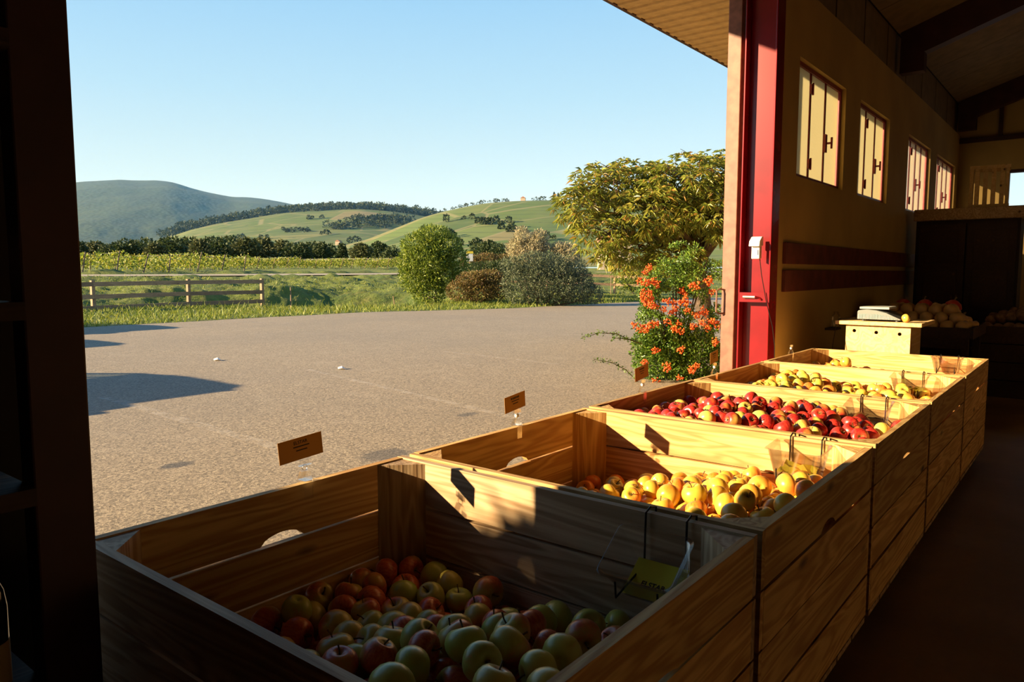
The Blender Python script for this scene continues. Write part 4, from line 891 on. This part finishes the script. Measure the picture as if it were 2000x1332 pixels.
# ================================================================== clear trays hung in wire brackets
def tray_set(k, yc, zc, tilt, card):
    xw = CR[k][1]-TH; wlab = ['nearest crate', 'golden apple crate', 'red apple crate', 'fourth crate', 'last crate'][k]
    b = empty('wire_bracket', (xw, yc, 0), label='black wire bracket hooked over the far wall of the '+wlab, cat='bracket')
    for s_ in (-1, 1):
        ob('hook', MB().tube([(.045, s_*.055, CT-.03), (.045, s_*.055, CT+.005), (.015, s_*.055, CT+.012), (-.008, s_*.055, CT+.004), (-.010, s_*.055, CT-.05), (-.012, s_*.055, zc-.025), (-.15, s_*.055, zc-.06), (-.155, s_*.055, zc-.02)], .0028, 6), M['blackwire'], b)
    ob('crossbar', MB().tube([(-.012, -.055, zc-.028), (-.012, .055, zc-.028)], .0028, 6), M['blackwire'], b)
    t = empty('clear_tray', (xw-.085, yc, zc), (0, tilt, 0), label='clear plastic tray hanging inside the '+wlab, cat='tray')
    # shell: tapered open box with rim
    def ring(hx, hy, z, rad=.02, n=5):
        out = []
        for (sx_, sy_, a0) in ((1, 1, 0), (-1, 1, 90), (-1, -1, 180), (1, -1, 270)):
            for i in range(n):
                a = math.radians(a0+90*i/(n-1)); out.append((sx_*(hx-rad)+rad*math.cos(a), sy_*(hy-rad)+rad*math.sin(a), z))
        return out
    rings = [ring(.055, .072, -.05), ring(.070, .092, .050), ring(.078, .100, .052), ring(.076, .098, .0545), ring(.068, .090, .052), ring(.053, .070, -.0485)]
    v = [p for rg in rings for p in rg]; m_ = len(rings[0]); f = [(i*m_+j, i*m_+(j+1) % m_, (i+1)*m_+(j+1) % m_, (i+1)*m_+j) for i in range(len(rings)-1) for j in range(m_)]
    f.append(tuple(range(m_))[::-1]); f.append(tuple(range(5*m_, 6*m_)))
    ob('tray_shell', MB().add(v, f), M['clear'], t, smooth=True)
    if card == 'elstar':
        c = empty('variety_card', (xw-.085, yc, zc), (0, tilt, 0), label='yellow card reading ELSTAR lying in the clear tray', cat='card')
        ob('card', MB().box(-.052, .052, -.068, .068, -.0465, -.0455), M['cardyellow'], c); text('ELSTAR', .019, c, (-.015, 0, -.0448), rot=(0, 0, -math.pi/2), bold=.0004)
    elif card == 'bag':
        # crumpled yellow sheet
        c = []; fc = []
        for i in range(6):
            for j in range(6): c.append((-.05+i*.02, -.06+j*.024, -.04+.02*random.random()+.012*math.sin(i*2+j)))
        for i in range(5):
            for j in range(5): fc.append((i*6+j, i*6+j+1, i*6+j+7, i*6+j+6))
        o = ob('yellow_sheet', MB().add(c, fc), M['cardyellow'], None, (xw-.085, yc, zc), (0, tilt, 0), label='crumpled yellow sheet inside the tray of the '+wlab, cat='paper'); m2 = o.modifiers.new('s', 'SOLIDIFY'); m2.thickness = .001
tray_set(0, .80, .615, math.radians(-36), 'elstar'); tray_set(1, .80, .655, math.radians(-4), 'bag'); tray_set(2, .82, .655, math.radians(-10), None); tray_set(3, .85, .66, math.radians(-8), 'bag'); tray_set(4, .82, .67, math.radians(0), None)

# ================================================================== things on the red column and wall
sn = empty('motion_sensor', (5.695, 2.10, 1.42), label='white hooded motion sensor fixed to the red column', cat='sensor')
ob('housing', MB().box(-.05, 0, -.032, .032, 0, .105), M['white'], sn, bevel=.006)
ob('hood', MB().prism([(-.085, .095), (0, .10), (0, .172), (-.03, .170), (-.075, .135)], 1, -.042, .042), M['white'], sn, bevel=.005)
ob('lens', MB().box(-.056, -.049, -.02, .02, .03, .07), M['white'], sn)
ob('sensor_cable', MB().tube([(5.69, 2.08, 1.42), (5.68, 2.06, 1.30), (5.685, 2.02, 1.10), (5.70, 1.97, .90), (5.72, 1.955, .75), (5.74, 1.95, .2), (5.74, 1.94, .01)], .003, 6), M['blackwire'], None, label='thin black cable hanging down beside the red column', cat='cable')

# ================================================================== counter, scale and what lies behind
ct = empty('scale_counter', (6.22, 1.035, .02), label='pale pine counter box with three finger holes beneath the scale', cat='counter')
def holed_panel(wd, h, holes, r_=.014):
    bm_ = bmesh.new(); 
    me = bpy.data.meshes.new('front_panel'); N_ = 16
    # rectangle split into columns, one hole each, filled by bridging
    V = []; Fs = []; n_c = len(holes); cw_ = wd/n_c
    for i, (hy, hz) in enumerate(holes):
        y0_, y1_ = i*cw_, (i+1)*cw_; 
        outer = []; inner = []
        for q in range(N_):
            a = 2*math.pi*q/N_; ca, sa = math.cos(a), math.sin(a); inner.append((hy+r_*ca, hz+r_*sa))
            tx_ = ((y1_-hy) if ca > 0 else (hy-y0_))/max(abs(ca), 1e-6); tz_ = ((h-hz) if sa > 0 else hz)/max(abs(sa), 1e-6); t_ = min(tx_, tz_); outer.append((hy+t_*ca, hz+t_*sa))
        b_ = len(V)
        for d_ in (0, .02):
            V += [(d_, p[0], p[1]) for p in outer]+[(d_, p[0], p[1]) for p in inner]
        for q in range(N_):
            w_ = (q+1) % N_; Fs += [(b_+q, b_+N_+q, b_+N_+w_, b_+w_), (b_+2*N_+q, b_+2*N_+w_, b_+3*N_+w_, b_+3*N_+q), (b_+N_+q, b_+3*N_+q, b_+3*N_+w_, b_+N_+w_)]
        # corners cut off by the radial fan
        for (yc_, zc_) in ((y0_, 0), (y1_, 0), (y0_, h), (y1_, h)):
            qs = sorted(range(N_), key=lambda q: (outer[q][0]-yc_)**2+(outer[q][1]-zc_)**2)
            ez = [q for q in range(N_) if abs(outer[q][1]-zc_) < 1e-5]; ey = [q for q in range(N_) if abs(outer[q][0]-yc_) < 1e-5]
            if ez and ey:
                q1 = min(ez, key=lambda q: abs(outer[q][0]-yc_)); q2 = min(ey, key=lambda q: abs(outer[q][1]-zc_)); n0 = len(V); V.append((0, yc_, zc_)); Fs.append((n0, b_+q1, b_+q2))
    bm_.free(); me.from_pydata(V, [], Fs); me.update(); return me
pw_ = .462; hz_ = .26
ob('front_panel', holed_panel(pw_, .66, [(.075, .60), (.24, .605), (.40, .612)]), M['pine'], ct, (.04, .08, .225))
ob('lower_panel', MB().box(0, .02, 0, pw_, 0, .225), M['pine'], ct, (.04, .08, 0))
ob('box_body', MB().box(.061, .45, .08, .10, 0, .885).box(.061, .45, .08+pw_-.02, .08+pw_, 0, .885).box(.43, .45, .1, .06+pw_, 0, .885).box(.20, .215, .1, .06+pw_, 0, .885), M['pine'], ct)
ob('counter_top', MB().box(0, .56, 0, .615, .885, .915), M['pine'], ct, bevel=.004)
s = empty('shop_scale', (6.27, 1.19, .935), label='grey shop scale with ribbed side on the pine counter', cat='scale')
prof = [(0, .014), (.31, .014), (.31, .075), (.30, .085), (.24, .092), (.17, .086), (.10, .068), (.04, .04), (0, .022)]
ob('scale_body', MB().prism(prof, 0, 0, .30), M['grey'], s, bevel=.004)
for i in range(26):
    yy = .03+i*.0107; top_ = np.interp(yy, [0, .04, .10, .17, .24, .31], [.018, .030, .048, .058, .060, .056]); ob('rib', MB().box(-.004, .001, -.0035, .0035, .017, float(top_)-.002), M['rib'], s, (0, yy, 0))
ob('weighing_plate', MB().box(.02, .28, .085, .30, .094, .112), M['rib'], s, bevel=.004)
for (xx, yy) in ((.03, .03), (.03, .27), (.27, .03), (.27, .27)): ob('foot', MB().tube([(xx, yy, 0), (xx, yy, .016)], .012, 10), M['greydark'], s)
ob('scale_cable', MB().tube([(6.42, 1.505, .95), (6.38, 1.58, .945), (6.32, 1.652, .94), (6.31, 1.665, .90), (6.31, 1.675, .82), (6.32, 1.69, .72), (6.32, 1.70, .3), (6.34, 1.70, .01)], .003, 6), M['blackwire'], None, label='thin cable running from the scale over the counter edge', cat='cable')
lo = ob('apple', variants[3][1], None, None, (6.27, 1.155, .968), (1.2, .3, .4), label='single red and yellow apple beside the grey scale', cat='apple'); lo.color = (.72, .46, .07, .55); lo.scale = (.85,)*3; ob('stem', stem_me, None, lo)
# low wooden box by the wall and pale fitting
lb_ = empty('wooden_box', (6.85, 1.60, 0), label='low wooden box against the ochre wall behind the counter', cat='box')
for q in range(3): ob('slat', MB().box(0, .02, 0, .36, q*.19, q*.19+.18), M['crate'], lb_, (0, 0, .02)); ob('slat', MB().box(.8, .82, 0, .36, q*.19, q*.19+.18), M['crate'], lb_, (0, 0, .02)); ob('slat', MB().box(0.02, .8, 0, .02, q*.19, q*.19+.18), M['crate'], lb_, (0, 0, .02)); ob('slat', MB().box(0.02, .8, .34, .36, q*.19, q*.19+.18), M['crate'], lb_, (0, 0, .02))
ob('base', MB().box(.02, .8, .02, .34, 0, .02), M['crate'], lb_, (0, 0, .02)); 
ob('glass_jar', MB().lathe([(.001, 0), (.035, 0), (.038, .02), (.038, .10), (.03, .125), (.022, .13), (.022, .15), (.001, .15)], 14), M['clear'], None, (7.3, 1.97-.04, .80), label='small pale glass shape by the wall above the low box', cat='jar', smooth=True)
ob('wall_ledge', MB().box(-.1, .1, -.09, 0, -.02, 0), M['darkwood'], None, (7.3, WY, .80), label='little ledge on the ochre wall under the glass jar', cat='ledge')

# squash table
def squash_mesh(kind, var):
    rd = random.Random(var)
    if kind == 'butternut':
        prof = [(.002, 0), (.03, .004), (.052, .025), (.06, .06), (.052, .10), (.038, .135), (.034, .18), (.034, .22), (.024, .24), (.006, .245)]
        return MB().lathe(prof, 14, (0, 0, -.06)).mesh('squash', True)
    if kind == 'red':
        prof = [(.004, .018), (.04, .0), (.085, .03), (.105, .08), (.085, .13), (.045, .165), (.015, .175), (.002, .172)]
        return MB().lathe(prof, 24, (0, 0, -.08), 8, .035).mesh('pumpkin', True)
    prof = [(.002, 0), (.03, .01), (.045, .035), (.045, .06), (.03, .085), (.002, .095)]
    return MB().lathe(prof, 12, (0, 0, -.045), 3, .06).mesh('root', True)
M['tan'] = plain('tan_squash_skin', (.55, .34, .12), .55, vary=.2); M['kuri'] = plain('red_pumpkin_skin', (.48, .035, .015), .5, vary=.25); M['rootskin'] = plain('potato_skin', (.26, .14, .08), .8, vary=.3, scale=30); M['sstem'] = plain('squash_stem', (.22, .17, .08), .9)
tb = empty('produce_table', (7.95, .90, 0), label='wooden table heaped with squashes behind the scale counter', cat='table')
ob('table_top', MB().box(0, .95, 0, 1.0, .70, .74), M['darkwood'], tb)
for (xx, yy) in ((.04, .04), (.85, .04), (.04, .9), (.85, .9)): ob('leg', MB().box(xx, xx+.06, yy, yy+.06, 0, .70), M['darkwood'], tb)
ob('rim', MB().box(0, .02, 0, 1.0, .74, .80), M['darkwood'], tb); ob('rim', MB().box(.02, .95, 0, .02, .74, .80), M['darkwood'], tb); ob('apron', MB().box(.03, .05, .1, .9, .60, .70), M['darkwood'], tb)
bn = [squash_mesh('butternut', 1)]; bn[0].materials.append(M['tan']); rd_ = squash_mesh('red', 2); rd_.materials.append(M['kuri']); st2 = MB().tube([(0, 0, .085), (.004, 0, .115), (.015, .005, .135)], [.010, .008, .011], 6).mesh('stem'); st2.materials.append(M['sstem'])
rt_ = squash_mesh('root', 3); rt_.materials.append(M['rootskin'])
for lay in range(3):
    for i in range(3-lay if lay < 2 else 2):
        for j in range(7-lay):
            ob('squash', bn[0], None, None, (8.03+i*.11+lay*.06, 1.0+j*.125+lay*.06, .805+lay*.075), (math.pi/2+random.uniform(-.2, .2), 0, math.pi/2+random.uniform(-.5, .5)), label='tan butternut squash heaped at the front of the produce table', cat='squash', group='butternut squashes on the produce table')
for i, (xx, yy, zz) in enumerate(((8.55, 1.05, .83), (8.55, 1.28, .83), (8.55, 1.5, .83), (8.56, 1.72, .83), (8.78, 1.1, .83), (8.78, 1.35, .83), (8.78, 1.6, .83), (8.64, 1.17, .985), (8.64, 1.42, .985), (8.64, 1.62, .985))):
    o = ob('pumpkin', rd_, None, None, (xx, yy, zz), (random.uniform(-.3, .3), random.uniform(-.3, .3), random.uniform(0, 6)), label='red pumpkin heaped at the back of the produce table', cat='pumpkin', group='red pumpkins on the produce table'); o.scale = (.78,)*3; o.location.z -= .02; ob('stem', st2, None, o)
# crate of dark scale-like tray under it: low bin with fruit in front of the table
lbn = empty('low_bin', (7.30, .86, 0), label='low dark bin of fruit between the counter and the produce table', cat='bin')
ob('side', MB().box(0, .02, 0, .75, 0, .52), M['darkwood'], lbn); ob('side', MB().box(.5, .52, 0, .75, 0, .52), M['darkwood'], lbn); ob('side', MB().box(.02, .5, 0, .02, 0, .52), M['darkwood'], lbn); ob('side', MB().box(.02, .5, .73, .75, 0, .52), M['darkwood'], lbn); ob('base', MB().box(.02, .5, .02, .73, .36, .38), M['darkwood'], lbn)
for i in range(5):
    for j in range(8):
        o = ob('bin_apple', variants[0][(i+j) % 4], None, None, (7.38+i*.085, .925+j*.085, .42+.012*((i*3+j) % 3)), (random.uniform(0, 6), random.uniform(0, 6), 0), label='apple in the low dark bin behind the counter', cat='apple', group='apples in the low dark bin'); o.color = (.5, .3, .06, .6)
# big bin of potatoes to the right
pb = empty('potato_bin', (9.25, -.75, 0), label='dark wooden bin heaped with potatoes in front of the wardrobe', cat='bin')
for q in range(4): ob('board', MB().box(0, .025, 0, 1.75, q*.19, q*.19+.18), M['darkwood'], pb)
ob('side', MB().box(.025, 1.0, 0, .025, 0, .76), M['darkwood'], pb); ob('side', MB().box(.025, 1.0, 1.725, 1.75, 0, .76), M['darkwood'], pb); ob('back', MB().box(.975, 1.0, .025, 1.725, 0, .76), M['darkwood'], pb); ob('base', MB().box(.025, .975, .025, 1.725, .60, .62), M['darkwood'], pb)
for i in range(9):
    for j in range(18):
        if (i+j) % 9 == 8: continue
        zz = .665+.20*math.exp(-((i-6)**2/8+(j-13)**2/22))+.03*((i*5+j*3) % 3)
        if i > 6 and j < 5: continue
        ob('potato', rt_, None, None, (9.32+i*.1, -.67+j*.095, zz), (random.uniform(0, 6), random.uniform(0, 6), 0), label='brown potato in the dark bin before the wardrobe', cat='potato', group='potatoes in the dark bin').scale = (1.15, 1.15, 1.3)

# wardrobe with slatted crate on top
wd_ = empty('wardrobe', (10.5, .78, 0), label='dark wooden double door wardrobe against the ochre wall', cat='wardrobe')
ob('carcass', MB().box(.03, .5, 0, 1.09, .05, 1.95), M['darkwood'], wd_)
for s_ in (0, 1):
    d = ob('door', MB().box(0, .028, .03+s_*.52, .53+s_*.52, .12, 1.90), M['darkwood'], wd_)
    for z0_, z1_ in ((.2, .8), (.88, 1.35), (1.43, 1.82)): ob('door_panel', MB().box(-.010, .002, .10+s_*.52, .46+s_*.52, z0_, z1_), M['darkwood'], d, bevel=.006)
ob('plinth', MB().box(.0, .5, 0, 1.09, 0, .1), M['darkwood'], wd_)
ob('cornice', MB().box(-.06, .52, -.04, 1.11, 1.95, 2.09), M['crate_old'], wd_, bevel=.01)
sc_ = empty('slatted_crate', (10.62, .93, 2.09), (0, 0, .1), label='pale slatted wooden crate standing on the wardrobe', cat='crate')
for (xx, yy) in ((0, 0), (0, .36), (.3, 0), (.3, .36)): ob('corner_post', MB().box(xx, xx+.03, yy, yy+.03, 0, .50), M['pine'], sc_)
for zz in (0, .46):
    for xx in (-.012, .33): ob('rail', MB().box(xx, xx+.012, -.01, .40, zz, zz+.04), M['pine'], sc_)
    for yy in (-.012, .39): ob('rail', MB().box(0, .33, yy, yy+.012, zz, zz+.04), M['pine'], sc_)
for xx in (-.012, .33):
    for q in range(4): ob('slat', MB().box(xx, xx+.012, .045+q*.085, .045+q*.085+.045, .04, .46), M['pine'], sc_)
for q in range(3): ob('slat', MB().box(.03+q*.1, .09+q*.1, .39, .402, .04, .46), M['pine'], sc_)

# ================================================================== shelf with bottles at the edge of the doorway
sh = empty('bottle_shelf', (-.55, 1.5, 0), label='dark shelf unit with a dark red upright beside the crates', cat='shelf')
ob('upright', MB().box(1.0375, 1.138, 0, .06, 0, 2.7), M['redpost'], sh, bevel=.004); ob('upright', MB().box(0, .06, 0, .06, 0, 2.7), M['redpost'], sh)
ob('back_panel', MB().box(0, 1.138, .31, .33, 0, 2.7), M['dark'], sh)
for zz in (.08, .53, .90, 1.235, 1.7, 2.15): ob('shelf_board', MB().box(.06, 1.035, -.02, .31, zz, zz+.032), M['darkwood'], sh)
M['bottle'] = plain('dark_bottle_glass', (.006, .010, .006), .12, vary=.05); M['label'] = plain('cream_label', (.45, .34, .18), .8, vary=.05); M['capsule'] = plain('bottle_capsule', (.12, .02, .02), .4)
def bottle(x, y, z, sc, lb):
    r = empty('wine_bottle', (x, y, z), label=lb, cat='bottle'); r.scale = (sc,)*3
    ob('glass', MB().lathe([(.001, .008), (.03, 0), (.038, .004), (.038, .17), (.034, .20), (.020, .235), (.0145, .25), (.0145, .30), (.0145, .305), (.001, .305)], 20), M['bottle'], r, smooth=True)
    l = ob('label', MB().lathe([(.0383, .03), (.0386, .031), (.0386, .109), (.0383, .11)], 20), M['label'], r, smooth=True); ob('capsule', MB().lathe([(.0149, .255), (.0152, .256), (.0152, .306), (.001, .307)], 14), M['capsule'], r)
    return r
b1 = bottle(.395, 1.50, .562, 1.0, 'dark wine bottle with cream label on the lower shelf')
b2 = bottle(.415, 1.53, 1.267, 1.0, 'wine bottle with cream label at eye level on the shelf')
text('AL', .014, b1, (-.012, -.0375, .088), rot=(math.pi/2, 0, -.25)); 

# ================================================================== parked cars out of the picture, whose shadows fall into it
M['carpaint'] = plain('car_paint', (.08, .10, .14), .25, .4, vary=.03); M['tyre'] = plain('tyre', (.02, .02, .02), .8); M['rimm'] = plain('wheel_rim', (.5, .5, .5), .3, .9); M['carglass'] = clear('car_glass', (.55, .6, .6)); M['lamp'] = plain('lamp_glass', (.8, .75, .65), .2)
def car(loc, rz, lb):
    r = empty('parked_car', loc, (0, 0, rz), label=lb, cat='car', group='cars parked beside the doorway')
    # x = length (front at -x), y = width
    side = [(-2.1, .30), (-1.55, .22), (1.6, .22), (2.1, .35), (2.12, .80), (1.95, .92), (-.85, .92), (-1.75, .84), (-2.08, .68)]
    ob('body', MB().prism(side, 1, -.86, .86), M['carpaint'], r, bevel=.06)
    roof_ = [(-.62, 1.34), (-.2, 1.44), (1.0, 1.44), (1.55, 1.36)]
    ob('roof', MB().add([(x_, y_, z_) for (x_, z_) in roof_ for y_ in (-.62, .62)]+[(x_, y_, z_-.05) for (x_, z_) in roof_ for y_ in (-.64, .64)], [(0, 2, 3, 1), (2, 4, 5, 3), (4, 6, 7, 5), (8, 9, 11, 10), (10, 11, 13, 12), (12, 13, 15, 14), (0, 8, 10, 2), (2, 10, 12, 4), (4, 12, 14, 6), (1, 3, 11, 9), (3, 5, 13, 11), (5, 7, 15, 13), (0, 1, 9, 8), (6, 14, 15, 7)]), M['carpaint'], r)
    for s_ in (-1, 1):
        for a, b in (((-1.15, .90), (-.62, 1.32)), ((.35, .90), (.35, 1.42)), ((1.95, .90), (1.55, 1.34)), ((1.25, .9), (1.2, 1.4))):
            ob('pillar', MB().tube([(a[0], s_*.80, a[1]), (b[0], s_*.63, b[1])], .045, 6), M['carpaint'], r)
        ob('side_window', MB().add([(-1.12, s_*.79, .92), (1.9, s_*.79, .92), (1.52, s_*.63, 1.36), (-.6, s_*.63, 1.34)], [(0, 1, 2, 3)]), M['carglass'], r)
        for xx in (-1.35, 1.3):
            wl_ = ob('wheel', MB().tube([(xx, s_*.70, .31), (xx, s_*.88, .31)], .31, 20), M['tyre'], r); ob('rim', MB().tube([(xx, s_*.86, .31), (xx, s_*.895, .31)], .19, 14), M['rimm'], wl_)
        ob('headlamp', MB().box(-2.1, -1.98, s_*.62-.14, s_*.62+.14, .62, .74), M['lamp'], r); ob('mirror', MB().box(-.95, -.85, s_*.92-.08, s_*.92+.08, .95, 1.06), M['carpaint'], r)
    ob('windscreen', MB().add([(-1.15, -.78, .91), (-1.15, .78, .91), (-.62, .62, 1.33), (-.62, -.62, 1.33)], [(0, 1, 2, 3)]), M['carglass'], r); ob('rear_window', MB().add([(1.95, -.78, .91), (1.95, .78, .91), (1.55, .62, 1.35), (1.55, -.62, 1.35)], [(0, 3, 2, 1)]), M['carglass'], r)
car((.30, 10.75, 0), math.pi/2, 'dark car parked out of view, casting the long shadow'); car((1.78, 17.0, 0), math.pi/2+.05, 'dark car parked out of view beyond the first'); car((4.3, 20.2, .05), math.pi/2+.02, 'dark car parked out of view on the grass edge')

# ================================================================== haze in the valley
def haze():
    m = bpy.data.materials.new('valley_haze'); m.use_nodes = True; nt = m.node_tree; nt.nodes.remove(nt.nodes['Principled BSDF']); vs_ = nt.nodes.new('ShaderNodeVolumeScatter')
    vs_.inputs['Color'].default_value = (.20, .50, 1.0, 1); vs_.inputs['Density'].default_value = 1.05e-4; vs_.inputs['Anisotropy'].default_value = .0
    nt.links.new(vs_.outputs[0], nt.nodes['Material Output'].inputs['Volume'])
    o = ob('haze', MB().box(520, 7500, -9000, 9000, -30, 700), m, None, (0, 0, 0), (0, 0, YAW), kind='stuff', label='thin blue haze over the distant hills', cat='haze')
haze()
